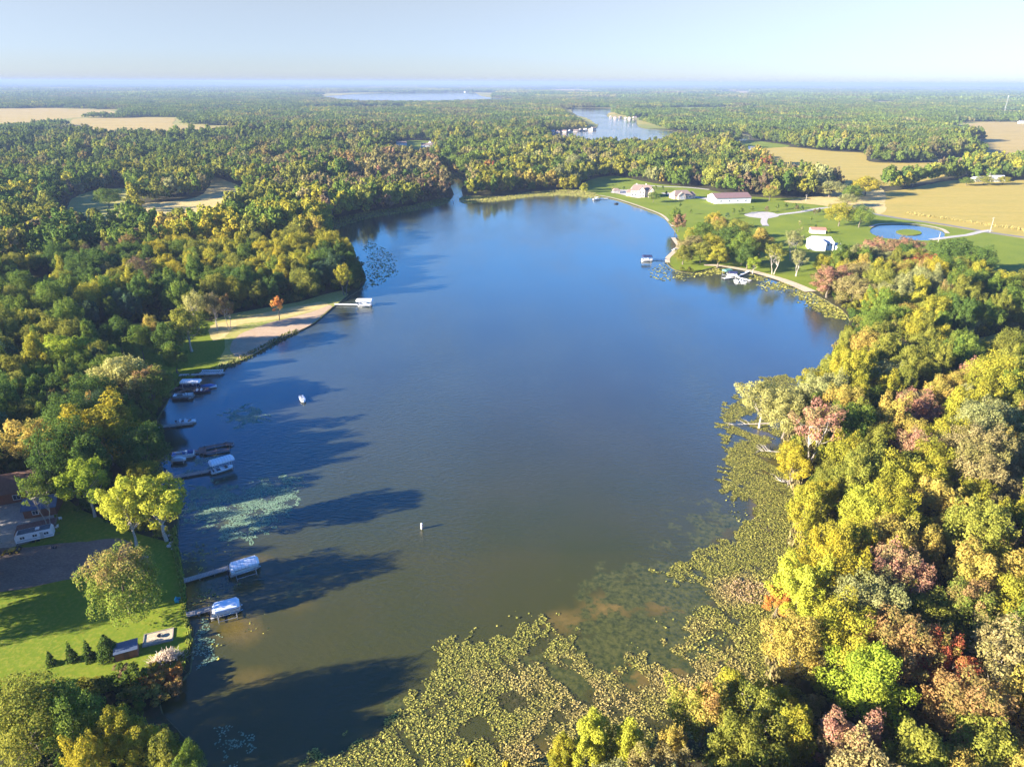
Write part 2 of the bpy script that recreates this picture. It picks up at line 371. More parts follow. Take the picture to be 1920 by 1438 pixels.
gx, gy = np.meshgrid(np.arange(-150, 190, 2.2), np.arange(48, 330, 2.2)); gx = gx.ravel() + rs.uniform(-.6, .6, gx.size); gy = gy.ravel() + rs.uniform(-.6, .6, gy.size)
k = inside(LAKE, gx, gy); gx, gy = gx[k], gy[k]; k = edge_dist(LAKE, gx, gy) > 1.2; gx, gy = gx[k], gy[k]
lo, co = cdt([LAKE], list(zip(gx, gy)), 'lake_water', M_water, WZ, lambda x, y: inside(LAKE, x, y))
tag(lo, kind='structure')
def blobs(u, v, L):
    r = np.zeros(u.shape)
    for (a, b, ra, rb, amp) in L: r = np.maximum(r, amp * np.clip(1.25 - np.hypot((u - a) / ra, (v - b) / rb), 0, 1))
    return r
uu, vv, dd = PX(co[:, 0], co[:, 1], WZ)
shal = np.clip((vv - 720) / 620, 0, 0.52) * np.clip((1500 - uu) / 250, 0.3, 1)
shal = np.maximum(shal, blobs(uu, vv, [(1140,1140,90,45,1.0),(1060,1165,80,40,.9),(1260,1130,140,60,.85),(450,1180,90,60,.8),(470,1060,110,45,.72),(560,1130,80,50,.62),
     (1200,1250,230,90,.95),(880,1240,120,60,.7),(700,1380,150,50,.62),(380,1120,60,120,.85),(1440,960,60,200,.9),(1440,1150,60,150,1.),(470,1270,120,40,.7),
     (1330,1350,150,110,.9),(1060,1420,300,60,.8),(1430,830,50,120,.7),(1350,1000,90,60,.6),(420,990,60,40,.55)]))
weed = blobs(uu, vv, [(1230,1105,170,60,1.0),(1190,1200,150,80,1.0),(1330,985,110,60,.62),(1300,1190,110,90,1.),(560,1080,40,70,.5),(760,1330,60,60,.6),(1080,1260,140,60,.9),
     (400,1100,50,40,.8),(1390,1100,100,70,.6),(1260,1030,70,25,.5),(430,960,130,60,.4)])
for an, arr in (('shallow', shal), ('weed', weed)):
    a = lo.data.attributes.new(an, 'FLOAT', 'POINT'); a.data.foreach_set('value', arr.astype(np.float32))
for nm, L, isl in (('far_lake_water', LAKE2, None), ('distant_lake_water', LAKE4, None), ('pond_water', POND, ISLET)):
    o, _ = cdt([L] + ([isl] if isl else []), [], nm, M_water, WZ, (lambda x, y, L=L, isl=isl: inside(L, x, y) & (~inside(isl, x, y) if isl else True)))
    tag(o, kind='structure')
# banks
mb = MB()
for L in LAKES + [ISLET]:
    P = np.array(L); n = len(P); T = np.roll(P, -1, 0) - np.roll(P, 1, 0); T /= np.linalg.norm(T, axis=1)[:, None] + 1e-9
    nn = np.column_stack([-T[:, 1], T[:, 0]])
    test = P + nn * 0.5; ins = inany(LAKES, test[:, 0], test[:, 1]) & ~inside(ISLET, test[:, 0], test[:, 1])
    if ins.mean() < 0.5: nn = -nn
    top = [(p[0], p[1], 0.0) for p in P]; bot = [(p[0] + q[0] * 0.35, p[1] + q[1] * 0.35, WZ - 0.25) for p, q in zip(P, nn)]
    mb.add(top + bot, [(i, (i + 1) % n, n + (i + 1) % n, n + i) for i in range(n)])
tag(mb.build('shore_bank', M_bank), kind='structure')
# open ground
zz = 0.05
def jag(P, w, seed):
    r = random.Random(seed); return [(x + r.uniform(-w, w), y + r.uniform(-w, w)) for x, y in P]
def sheet(name, loop, mat, z, holes=()):
    o, _ = cdt([loop] + list(holes), [], name, mat, z, lambda x, y: inside(loop, x, y) & (~inany(LAKES, x, y) | inside(ISLET, x, y)) & ~inany(list(holes), x, y))
    return tag(o, kind='structure')
for i, (k, v) in enumerate(OPEN.items()):
    P = OPENW[k]; d = abs(np.mean([p[1] for p in P]))
    z = 0.03 + .004 * i if d < 1500 else 0.3 + .02 * i
    nm = 'lawn' if v[1] == 'lawn' else 'meadow' if v[1] in ('meadow', 'dry') else 'field'
    sheet(nm, jag(P, min(1.2, 0.5 + d / 1500), i), MATK[v[1]], z, holes=[POND] if k == 'lawn_east' else [])
def band(name, px, w, mat, z, closed=False):
    P = [Vector(p) for p in smooth(GP(px), 4, 0, 1, closed=False)]; v = []; n = len(P)
    for i, p in enumerate(P):
        t = (P[min(i + 1, n - 1)] - P[max(i - 1, 0)]).normalized(); q = Vector((-t.y, t.x))
        ww = w(i / (n - 1)) if callable(w) else w
        v += [(p.x + q.x * ww / 2, p.y + q.y * ww / 2, z), (p.x - q.x * ww / 2, p.y - q.y * ww / 2, z)]
    f = [(2*i+1, 2*i+3, 2*i+2, 2*i) for i in range(n - 1)]
    return tag(MB().add(v, f).build(name, mat), kind='structure')
sheet('dirt_yard', smooth(GP([(-160,1060),(-20,1032),(90,1022),(180,1014),(236,1010),(242,1040),(180,1072),(120,1088),(60,1100),(-40,1118),(-160,1140)]), 2, .4, 11), M_dirt, 0.12)
sheet('driveway', smooth(GP([(-160,950),(-20,905),(60,905),(90,950),(104,985),(60,1015),(0,1032),(-160,1070)]), 3, .2, 12), M_gravel, 0.09) and None
sheet('beach', smooth(GP([(440,668),(432,650),(450,628),(505,606),(560,592),(600,580),(618,572),(624,575),(606,590),(588,606),(558,622),(518,640),(480,662),(452,672)]), 3, .3, 13), M_soil, 0.15)
sheet('dry_lawn', smooth(GP([(395,612),(440,600),(500,586),(560,574),(600,566),(616,573),(560,590),(500,602),(446,610),(420,634),(400,640)]), 3, .3, 14), M_dry, 0.10)
band('beach_path', [(1320,497),(1345,498),(1400,507),(1440,517),(1480,530),(1520,547)], lambda t: 4 + 3 * t, M_sand, 0.12)
band('sandy_edge', [(1262,446),(1268,455),(1272,462),(1262,474),(1252,484),(1252,493)], 3, M_sand, 0.12)
band('road', [(1640,402),(1700,412),(1760,420),(1820,430),(1880,440),(2050,462)], 6, M_asph, 0.12)
band('driveway', [(1858,432),(1835,436),(1815,441),(1790,444),(1745,450)], 4.5, M_gravel, 0.16)
band('driveway', [(1436,424),(1432,416),(1438,407),(1460,403),(1500,398),(1540,391),(1600,388),(1640,402)], 5, M_gravel, 0.14)
band('driveway', [(1246,362),(1262,366),(1290,368),(1330,374)], 9, M_gravel, 0.12)
band('driveway', [(1190,346),(1240,350),(1290,352),(1330,356)], 5, M_gravel, 0.12)
sheet('gravel_yard', smooth(GP([(1395,402),(1415,398),(1440,398),(1462,404),(1440,410),(1405,407)]), 3, .5, 15), M_gravel, 0.11)
sheet('islet_lawn', ISLET, M_lawn, 0.06)
P_ = [(1632,426),(1650,420.5),(1690,419.5),(1732,422.5),(1766,430),(1777,438)]
band('pond_edge', P_, 3, M_sand, 0.15)
sheet('terrace', smooth(GP([(1146,362),(1160,364),(1185,370),(1200,372),(1205,366),(1190,358),(1160,356),(1148,358)]), 3, .1, 16), M_gravel, 0.13)
band('shore_edge', [(1107,364),(1142,370),(1172,378),(1207,390),(1242,404),(1262,425)], 2.2, M_sand, 0.12)
# ---------------------------------------------------------------- trees
PAL = {   # leaf colours: main, second
 'dark green': ((0.080,0.135,0.028), (0.120,0.175,0.034)), 'green': ((0.120,0.185,0.030), (0.190,0.230,0.035)),
 'olive': ((0.200,0.215,0.036), (0.290,0.275,0.045)), 'yellow green': ((0.270,0.270,0.032), (0.400,0.340,0.038)),
 'lime green': ((0.260,0.340,0.035), (0.340,0.380,0.040)), 'yellow': ((0.420,0.340,0.030), (0.300,0.270,0.035)),
 'lemon': ((0.440,0.430,0.050), (0.350,0.370,0.045)),
 'golden': ((0.430,0.310,0.070), (0.350,0.300,0.060)), 'rust': ((0.330,0.190,0.075), (0.230,0.200,0.055)),
 'orange': ((0.600,0.220,0.060), (0.480,0.300,0.060)), 'pink': ((0.400,0.190,0.130), (0.290,0.240,0.090)),
 'red': ((0.380,0.085,0.050), (0.230,0.210,0.045)), 'tan': ((0.330,0.265,0.110), (0.250,0.225,0.065)),
 'purple brown': ((0.200,0.130,0.080), (0.170,0.160,0.055)), 'sage': ((0.250,0.260,0.090), (0.330,0.315,0.120)),
 'pale yellow': ((0.420,0.390,0.130), (0.330,0.310,0.090)), 'blue green': ((0.070,0.120,0.055), (0.100,0.150,0.060)),
 'red tipped green': ((0.180,0.240,0.035), (0.360,0.220,0.090)), 'orange tipped green': ((0.230,0.250,0.038), (0.440,0.260,0.080)),
}
def unit(a): return a / (np.linalg.norm(a, axis=1)[:, None] + 1e-9)
def cards(P, Nn, size, rs, asp=1.35):
    n = len(P); r = unit(rs.normal(size=(n, 3))); t = unit(np.cross(Nn, r)); b = np.cross(Nn, t)
    s = size[:, None]
    c = np.stack([P - t * s * asp * .5, P - b * s * .42, P + t * s * asp * .5, P + b * s * .42], 1)
    return c.reshape(-1, 3), np.arange(n * 4, dtype=np.int32).reshape(-1, 4)
def crown_arrays(seed, H, R, base, shape='round', ncl=26, nleaf=4000, ls=0.42, tipcol=False, low=0.0):
    rs = np.random.RandomState(seed); zc = (base + H) / 2; hz = (H - base) / 2
    ph = rs.uniform(0, 6.28, 4); C = []; RC = []; EL = []
    for i in range(ncl):
        # spread on the envelope by a spiral, so the crown fills but stays uneven
        z = 1 - 1.75 * (i + 0.5) / ncl; a = i * 2.399 + rs.uniform(-.5, .5)
        q = math.sqrt(max(0, 1 - z * z)); env = 1 + .22 * math.sin(2 * a + ph[0]) + .16 * math.sin(3 * a + ph[1]) + rs.uniform(-.16, .16)
        rr = rs.uniform(.5, .82) if i > 2 else rs.uniform(.3, .75)
        if shape == 'upright': q *= .85 if z < .3 else .62
        if shape == 'spread': z = z * .8 + .1; q *= 1.1
        if shape == 'cone': z = 1 - 2 * (i + .5) / ncl; q = max(0.03, (1 - (z + 1) / 2)) ** .8 * .62; rr = .86; env = 1
        C.append((math.cos(a) * q * R * rr * env, math.sin(a) * q * R * rr * env, zc + hz * z * (rr + .12)))
        c = R * rs.uniform(.13, .28) * (1.25 if shape == 'round' else 1.1)
        if shape == 'cone': c = R * .42 * (1.2 - (z + 1) / 2)
        RC.append(c); EL.append(rs.uniform(1.3, 1.9) if shape not in ('feather', 'cone') else rs.uniform(1.6, 2.4) if shape == 'feather' else 1.1)
    C.append((0, 0, zc)); RC.append(R * .5); EL.append(1)
    C = np.array(C); RC = np.array(RC); EL = np.array(EL)
    w = RC ** 2; w /= w.sum(); k = rs.choice(len(C), nleaf, p=w)
    ctr = np.array([0, 0, zc - hz * .35]); outd = unit(C[k] - ctr)
    d = unit(unit(rs.normal(size=(nleaf, 3))) + .55 * outd + np.array([0, 0, .22]))
    # each clump carries its own tufts
    g = np.abs(np.sin(d[:, 0] * 5 + k) * np.cos(d[:, 1] * 5 + k * 1.7) * np.cos(d[:, 2] * 4 + k * .6))
    rad = RC[k] * (rs.uniform(.55, 1.0, nleaf) ** .5) * (1 + .35 * g)
    P = d * rad[:, None]; al = (P * outd).sum(1)[:, None]; P = P + unit(outd + np.array([0, 0, .7])) * np.abs(al) * (EL[k] - .85)[:, None]
    if shape == 'feather': P[:, 2] += np.abs(al[:, 0]) * .35
    P = C[k] + P
    P[:, 2] = np.maximum(P[:, 2], max(low, base * .55))
    nr = unit(d + .75 * unit(rs.normal(size=(nleaf, 3))))
    v, f = cards(P, nr, ls * rs.uniform(.6, 1.35, nleaf), rs)
    ct = rs.uniform(0, 1, len(C)) ** 1.3
    if tipcol: ct = np.clip((C[:, 2] - zc) / hz * .9 + .15 + rs.uniform(-.25, .25, len(C)), 0, 1) ** 2
    tint = np.clip(ct[k] + rs.uniform(-.3, .3, nleaf), 0, 1)
    lite = rs.uniform(.8, 1.2, nleaf) * (0.88 + .24 * rs.uniform(0, 1, len(C))[k])
    return v, f, tint, lite, C, RC
def crown_mesh(name, *a, **kw):
    v, f, ti, li, C, RC = crown_arrays(*a, **kw)
    me = np_mesh(name, v, f, {'tint': ('FACE', ti), 'lite': ('FACE', li)}); me.materials.append(LEAF)
    return me, C
def trunk_mesh(name, C, H, base, seed, mat, r=0.28, n=7, twin=False):
    rnd = random.Random(seed); mb = MB(); stems = [(-.9, .35), (.9, -.35)] if twin else [(0, 0)]
    for si, (ox, oy) in enumerate(stems):
        pts = [Vector((ox * .4, oy * .4, -0.3))]; rr = r * (.75 if twin else 1)
        for j in range(1, 6):
            z = (base + (H - base) * .55) * j / 5
            pts.append(Vector((ox * (.4 + z / H * 3) + rnd.uniform(-.25, .25), oy * (.4 + z / H * 3) + rnd.uniform(-.25, .25), z)))
        for j in range(5): mb.tube(pts[j], pts[j + 1], rr * (1.25 if j == 0 else 1) * (1 - j * .15), rr * (1 - (j + 1) * .15), 7)
        CC = [Vector(c) for c in C[:-1]]; rnd.shuffle(CC)
        for c in CC[:n]:
            st = pts[rnd.choice([2, 3, 4])]; mid = st.lerp(c, .5) + Vector((0, 0, -.4))
            mb.tube(st, mid, rr * .42, rr * .28, 5); mb.tube(mid, c, rr * .28, rr * .1, 5)
            e = c + Vector((rnd.uniform(-1, 1), rnd.uniform(-1, 1), rnd.uniform(.4, 1.6))); mb.tube(mid.lerp(c, .6), e, rr * .16, rr * .05, 4)
    me = bpy.data.meshes.new(name); me.from_pydata(mb.v, [], mb.f); me.update(); me.materials.append(mat); return me
# prototypes: (H, R, base)
SHAPES = [('round',15,5.6,3.0),('round',14,5.0,2.5),('upright',17,4.4,2.5),('spread',14,6.4,3.5),('feather',15,5.2,2.5),('round',13,5.6,2.0),
          ('feather',16,4.8,3.0),('upright',15,4.6,2.0),('round',16,6.2,3.5),('spread',12,5.4,3.0)]
NEAR = []; MIDP = []
for i, (sh, H, R, b) in enumerate(SHAPES):
    for tip in (False, True):
        cm, C = crown_mesh('crown', 100 + i * 7 + tip, H, R, b, sh, 48 + (i % 3) * 10, 13500, 0.29, tipcol=tip)
        tm = trunk_mesh('trunk', C, H, b, i, BARK)
        NEAR.append((sh, H, R, cm, tm, tip))
def open_crown(seed, H, R, b, sh, ncl, nl, ls, mat, twin=False, tip=False, r=.26, nb=12):
    cm, C = crown_mesh('crown', seed, H, R, b, sh, ncl, nl, ls, tipcol=tip)
    return (sh, H, R, cm, trunk_mesh('trunk', C, H, b, seed, mat, r, nb, twin), tip)
SPARSE = open_crown(501, 16, 4.6, 6.5, 'feather', 24, 4800, .30, PALEBARK, True, False, .24, 12)
SPARSE2 = open_crown(502, 16, 5.2, 6.0, 'spread', 26, 5600, .31, PALEBARK, False, False, .24, 14)
THIN = open_crown(503, 10, 2.2, 3.0, 'feather', 12, 800, .36, BARK, False, False, .16, 8)
BIGTIP = open_crown(504, 14, 6.6, .8, 'round', 60, 19000, .27, BARK, False, True, .35, 10)
CLUMPY = open_crown(505, 16, 5.0, 5.0, 'round', 28, 9000, .32, PALEBARK, False, False, .33, 14)
BRIGHT = open_crown(506, 16, 6.8, 2.0, 'upright', 50, 17000, .30, BARK, False, False, .35, 8)
LONE = open_crown(507, 15, 4.6, 3.5, 'feather', 26, 4200, .36, BARK, True, False, .3, 10)
CONE = open_crown(508, 6.5, 1.0, .1, 'cone', 26, 1700, .22, BARK, False, False, .08, 2)
FATCONE = open_crown(509, 6.0, 2.6, .1, 'cone', 44, 4200, .26, BARK, False, False, .1, 2)
YOUNG = open_crown(510, 5.0, 1.3, .8, 'upright', 12, 700, .35, BARK, False, False, .09, 4)
SHRUB = [open_crown(520 + i, 3.2, 2.2, .1, 'round', 14, 1500, .26, BARK, False, i == 1, .06, 4) for i in range(3)]

def make_tree(proto, x, y, sc, pal, label, name='broadleaf_tree', cat='tree', group=None, rz=None, val=1.0, zs=1.0, z=0.0):
    rnd = random.Random(int(x * 31 + y * 17)); ca, cb = PAL[pal]
    t = empty(name, (x, y, z), rnd.uniform(0, 6.28) if rz is None else rz, label, cat, group)
    t.scale = (sc, sc, sc * zs)
    c = meshobj('crown', proto[3], t); hv = val * rnd.uniform(.9, 1.1)
    c['ca'] = [min(1, q * hv) for q in ca]; c['cb'] = [min(1, q * hv) for q in cb]
    meshobj('trunk', proto[4], t)
    return t
TREES = []      # (x, y, radius) of hand-placed trees: keeps the wood off them
MARKS = []      # (x, y, name): what the labels of wood trees refer to
def hand(u, v, h, wpx, pal, label, proto=None, mark=None, group=None, val=1.0, name='broadleaf_tree', rz=None, cat='tree', R=None):
    "tree whose top stands at picture point (u, v) with height h and a crown wpx picture pixels wide"
    x, y = G(u, v + 4, h); px_, py_, d = PX(x, y, h); R = R or wpx / 2 / F_PX * float(d)
    pr = proto or NEAR[(int(u) * 7 + int(v)) % len(NEAR)]
    s = R / (pr[2] * 1.05); zs = h / (pr[1] * s)
    TREES.append((x, y, R * .8)); 
    if mark: MARKS.append((x, y, mark))
    return make_tree(pr, x, y, s, pal, label, name=name, group=group, val=val, zs=zs, rz=rz, cat=cat)
rounds = [NEAR[0], NEAR[2], NEAR[10], NEAR[16]]; tips = [NEAR[1], NEAR[3], NEAR[9], NEAR[13]]
HAND = [
 # right shore wood, foreground
 (1545,476,11,34,'yellow green','yellow green tree just left of the white house front',NEAR[0],None),(1578,470,10,34,'yellow green','yellow green tree in front of the white house, right side',NEAR[2],None),
 (1606,462,12,44,'olive','olive tree between the white house and the pink trees',NEAR[16],None),(1500,468,14,34,'sage','tall sage tree left of the white house',SPARSE,None),
 (1640,1222,15,165,'lime green','huge bright lime green tree, brightest crown in the lower right wood',BRIGHT,'bright lime tree'),
 (1775,1188,14.5,92,'red','crimson and green maple right of the bright lime tree',NEAR[9],'crimson maple'),
 (1690,1035,15,115,'pink','pink crowned maple above the sage tree in the lower right wood',NEAR[8],'lower pink maple'),
 (1641,1090,15,140,'sage','wide sage green tree with ragged limbs behind the bright lime tree',NEAR[6],'ragged sage tree'),
 (1540,757,19,92,'pink','pink maple on two tall pale trunks behind the lily pad bay',SPARSE,'pink maple on pale trunks'),
 (1437,716,15,95,'pale yellow','pale leaning yellow tree overhanging the lake at the lily pads',SPARSE2,'pale leaning tree'),
 (1480,745,13,85,'pale yellow','pale yellow tree just inland of the leaning lakeside tree',NEAR[8],None),
 (1605,1362,14,125,'pink','dusty pink tree cut by the bottom edge below the lime tree',NEAR[12],'dusty pink bottom tree'),
 (1835,1285,15,140,'rust','rusty brown tree in the bottom right corner wood',NEAR[8],'rusty corner tree'),
 (1895,1178,17,130,'tan','tan green tree with white trunk at the lower right edge',SPARSE2,'tan edge tree'),
 (1330,1292,12,120,'orange tipped green','orange and green tree over the dry lily pads at the bottom',NEAR[9],'orange green bottom tree'),
 (1375,1252,11,80,'yellow green','small yellow green tree growing over the pads, above the orange one',NEAR[4],None),
 (1110,1342,13,90,'lemon','left of the two bright yellow green trees at the bottom edge',NEAR[14],'left bottom yellow tree'),
 (1178,1350,12,80,'lemon','right of the two bright yellow green trees at the bottom edge',NEAR[4],None),
 (880,1412,7,30,'yellow','small yellow treetop poking up at the bottom edge in the pads',YOUNG,None),
 (950,1418,7,26,'yellow','tiny yellow treetop right of another at the bottom edge',YOUNG,None),
 (1464,1098,8,46,'orange','small salmon orange tree at the edge of the dry lily pads',NEAR[12],'salmon pad edge tree'),
 (1512,1060,15,110,'lemon','glowing yellow tree at the lily pad edge',NEAR[12],'glowing yellow tree'),
 (1500,1160,14,110,'golden','golden tree right of the dry lily pads',NEAR[0],None),
 (1590,1040,15,95,'yellow','bright yellow tree left of the lower pink maple',NEAR[10],None),
 (1056,1380,10,70,'yellow green','yellow green tree left of the two bright ones at the bottom edge',NEAR[4],None),
 (1262,1375,10,70,'golden','golden tree just left of the orange and green bottom tree',NEAR[8],None),
 (1440,1300,13,100,'olive','olive tree right of the orange and green bottom tree',SPARSE2,None),
 (1500,1330,14,100,'yellow green','yellow green tree left of the dusty pink bottom tree',NEAR[14],None),
 (1520,905,15,80,'yellow green','yellow green tree at the shore below the pink maple on trunks',NEAR[14],None),
 (1565,985,16,90,'yellow','yellow shore tree above the glowing yellow tree',NEAR[2],None),
 (1495,830,12,75,'yellow','yellow tree at the shore left of the pale trunks',NEAR[14],None),
 (1855,1040,15,120,'golden','golden brown tree beside a branching one at the right edge',NEAR[12],'golden right edge tree'),
 (1825,1100,14,110,'red tipped green','green tree with reddish tips left of the golden right edge tree',NEAR[9],None),
 (1725,735,14,90,'pink','pink and sage tree in the middle of the right wood',NEAR[9],'middle pink tree'),
 (1840,680,14,75,'pink','dark pink tree near the white van clearing',NEAR[8],'dark pink tree by the van'),
 (1865,755,16,95,'sage','silvery sage tree with feathery tips at the right',NEAR[8],'silvery sage tree'),
 (1895,980,13,90,'pink','dusty mauve pink tree at the right edge',NEAR[12],None),
 (1770,905,15,110,'golden','golden topped tree in the right wood',NEAR[13],'golden topped tree'),
 (1690,640,13,55,'pink','small mauve tree between large yellow green trees',NEAR[8],None),
 # right middle
 (1560,500,15,70,'pink','pink tree nearest the north east bay',NEAR[12],'pink tree by the bay'),
 (1605,520,14,70,'tan','tan tree right of the pink tree by the bay',NEAR[8],None),
 (1650,452,15,80,'pink','pale pink tree before the pond',NEAR[12],'pale pink tree before the pond'),
 (1700,447,15,70,'pink','pink tree just right of another before the pond',NEAR[8],None),
 (1738,478,15,75,'red','deep rose tree below the pond',NEAR[8],'deep rose tree'),
 (1795,448,20,75,'dark green','tall dark round tree at the field corner',NEAR[0],'tall dark round tree'),
 (1838,462,18,60,'dark green','dark round tree right of the tall dark one',NEAR[2],None),
 (1775,480,17,60,'green','green round tree in front of the tall dark one',NEAR[16],None),
 (1628,330,17,52,'yellow','bright yellow green field tree beside the golden crop',NEAR[2],'bright field tree'),
 (1580,380,16,55,'yellow green','yellow green tree at the lawn edge left of the dark clump',NEAR[0],None),
 (1618,385,15,48,'green','dark clump tree between lawn and field',NEAR[16],None),
 (1560,338,14,50,'sage','sage tree with bare top at the field corner',NEAR[8],None),
 (1446,346,13,25,'orange tipped green','single orange topped tree right of the long barn',NEAR[1],'orange topped tree by the barn'),
 (1270,388,16,28,'green','tall green lakeside tree on the east lawn',NEAR[14],'lakeside tree on the east lawn'),
 (1274,400,12,24,'pink','pink tree beside the green lakeside tree',NEAR[12],None),
 (1318,418,16,52,'green','green tree at the centre of the point grove',NEAR[16],None),
 (1372,424,18,58,'dark green','dark green tree at the heart of the point grove',NEAR[0],None),
 (1398,436,18,52,'green','tall green tree at the right of the point grove',NEAR[2],None),
 (1316,452,12,48,'olive','low olive tree at the tip of the point grove',NEAR[0],None),
 (1350,456,13,50,'yellow green','bright tree in front of the point grove',NEAR[14],None),
 (1284,458,11,42,'olive','low olive tree nearest the dock point cove',NEAR[4],None),
 (1405,460,13,42,'dark green','shaded tree in front of the point grove, right',NEAR[2],None),
 (1600,345,13,38,'green','green tree left of the bright field tree',NEAR[2],None),
 (1592,362,10,34,'sage','sage shrubby tree below the field corner',NEAR[8],None),
 (1815,330,8,24,'green','hedge tree left of the farmhouse',NEAR[0],None),
 (1848,327,9,30,'olive','hedge tree in front of the farmhouse',NEAR[2],None),
 (1884,328,8,26,'yellow green','hedge tree right of the farmhouse',NEAR[0],None),
 (215,598,14,62,'dark green','dark tree behind the shaded yard, left',NEAR[0],None),
 (256,612,13,56,'green','green tree in the shaded yard, nearest the small golden tree',NEAR[16],None),
 (312,606,14,58,'dark green','dark tree in the shaded yard left of the pale tree',NEAR[2],None),
 (322,640,12,52,'green','green tree at the lake end of the shaded yard',NEAR[4],None),
 (180,640,12,56,'olive','olive tree right of the shaded lime tree',NEAR[0],None),
 (1300,443,13,50,'tan','brown tree on the dock point',NEAR[8],'brown point tree'),
 (1335,438,14,45,'yellow green','yellow green tree on the dock point',NEAR[0],None),
 (1352,406,15,45,'orange tipped green','orange tipped tree in the point grove',NEAR[9],None),
 (1385,412,17,50,'olive','olive tree in the point grove',NEAR[0],'olive grove tree'),
 (1340,396,12,28,'yellow','small yellow tree at the grove top',NEAR[2],None),
 (1300,426,12,32,'yellow','yellow tree at the grove left side',NEAR[16],None),
 (1430,425,19,50,'golden','tall golden tree left of the white house',NEAR[4],'tall golden tree'),
 (1458,455,17,42,'olive','slender olive tree above the beach path',SPARSE,None),
 (1492,430,18,38,'sage','pale sage tree left of the white house',SPARSE,None),
 (1415,480,9,28,'lime green','small lime tree leaning over the beach lawn',CLUMPY,None),
 (1080,288,22,48,'sage','tall pale cottonwood at the north shore lawn',NEAR[14],'tall pale cottonwood'),
 (1226,357,9,20,'green','rounded green tree beside the stone house',NEAR[2],None),
 # left
 (642,496,15,42,'yellow green','lone yellow green tree on twin trunks at the lawn point',LONE,'lone yellow tree on the point'),
 (517,550,12,27,'orange','thin orange tree standing alone on the sandy bank',THIN,'lone orange tree'),
 (360,548,17,50,'pale yellow','pale yellow tree at the left end of the point lawn',SPARSE,'pale tree on the point lawn'),
 (396,550,16,36,'tan','thin tan tree between the pale and the rusty one',SPARSE,None),
 (420,553,15,30,'rust','thin rusty tree on a tall bare trunk on the point lawn',SPARSE,'rusty bare trunked tree'),
 (345,580,17,75,'olive','green lakeside tree left of the point lawn',CLUMPY,None),
 (280,592,14,38,'golden','small golden tree in the shaded left wood',NEAR[2],'small golden tree'),
 (215,1042,14,140,'red tipped green','big rounded tree with reddish tips on the south lawn',BIGTIP,'big reddish lawn tree'),
 (225,905,17,85,'lemon','yellow tree on a leaning grey trunk beside the bay',CLUMPY,'yellow lawn tree'),
 (285,895,17,110,'lemon','clumpy lime green tree on the south lawn shore',CLUMPY,'clumpy lime tree'),
 (150,868,15,85,'lime green','lime green tree behind the white camper',CLUMPY,'lime tree behind the camper'),
 (62,890,14,60,'green','thin green tree in front of the white camper',SPARSE,None),
 (180,762,18,140,'yellow','big glowing yellow tree on the left shore',NEAR[12],'big yellow tree'),
 (262,800,15,95,'dark green','dark green tree right of the big yellow tree',NEAR[0],None),
 (60,788,19,110,'golden','sparse golden tree left of the big yellow tree',SPARSE2,'sparse golden tree'),
 (220,674,17,110,'pale yellow','pale yellow green tree above the docks',NEAR[0],'pale tree above the docks'),
 (275,690,15,85,'red tipped green','red topped tree leaning towards the pontoon docks',NEAR[9],'red topped tree by the docks'),
 (110,735,14,60,'orange tipped green','green tree with pinkish orange top at the left',NEAR[1],None),
 (158,742,13,55,'orange tipped green','orange topped tree just behind the big yellow tree',NEAR[13],None),
 (118,632,14,85,'lime green','lime green tree in the shaded left wood',NEAR[2],'lime tree in the left wood'),
 (62,630,13,60,'yellow green','olive yellow tree left of the shaded lime tree',NEAR[0],None),
 (198,352,15,52,'green','lone round tree standing in the western meadow',NEAR[0],'lone meadow tree'),
 (30,1290,16,150,'olive','broad olive tree at the bottom left corner',NEAR[16],'broad olive corner tree'),
 (112,1300,14,110,'green','green tree right of the broad olive corner tree',NEAR[10],None),
 (255,1358,9,80,'yellow','glowing yellow tree near the bottom left shore',NEAR[2],'bottom left yellow tree'),
 (215,1325,12,80,'yellow green','yellow green tree below the orange bushes',NEAR[14],None),
 (150,1385,11,70,'yellow','yellow treetop at the bottom edge left of the glowing one',NEAR[12],None),
 (300,1370,10,80,'olive','shaded olive tree at the bottom left waterline',NEAR[4],None),
 (345,1395,8,60,'green','low dark green tree at the bottom left waterline',NEAR[0],None),
]
for h in HAND:
    hand(h[0], h[1], h[2], h[3], h[4], h[5], h[6], h[7] if len(h) > 7 else None)
# conifers in a row on the south lawn, young trees on the east lawn
for i, (u, v, w, lb) in enumerate([(88,1215,20,'smallest dark columnar evergreen, leftmost of the row on the south lawn'),(124,1198,24,'middle dark columnar evergreen in the row on the south lawn'),
        (157,1194,24,'dark columnar evergreen next to the rounded one on the south lawn')]):
    hand(u, v, [3.6, 5.0, 5.2][i], w, 'dark green', lb, CONE, group='columnar evergreens in a row', name='columnar_evergreen', cat='evergreen tree', val=.8)
hand(192, 1186, 5.4, 46, 'dark green', 'rounded dark evergreen beside the brown garden shed', FATCONE, name='rounded_evergreen', cat='evergreen tree', val=.85)
YG = [(1353,397,'green','leftmost'),(1365,394,'blue green','second from the left'),(1376,386,'green','third from the left'),(1391,385,'green','fourth from the left'),(1411,382,'green','fifth from the left'),
      (1439,382,'purple brown','sixth from the left'),(1459,378,'green','behind the driveway'),(1474,376,'green','right of another near the field'),(1492,376,'green','left of the purple pair'),(1496,380,'purple brown','purple pair, left'),
      (1505,381,'blue green','purple pair, right'),(1529,387,'purple brown','beside the driveway bend, left'),(1537,386,'purple brown','beside the driveway bend, middle'),(1547,386,'blue green','beside the driveway bend, right')]
for i, (u, v, p, w) in enumerate(YG):
    hand(u, v, 5.5, 9 if i < 9 else 7, p, 'small clipped %s tree on the east lawn, %s' % (p.replace('blue ', 'dark '), w), YOUNG, group='young trees on the east lawn', name='young_tree')
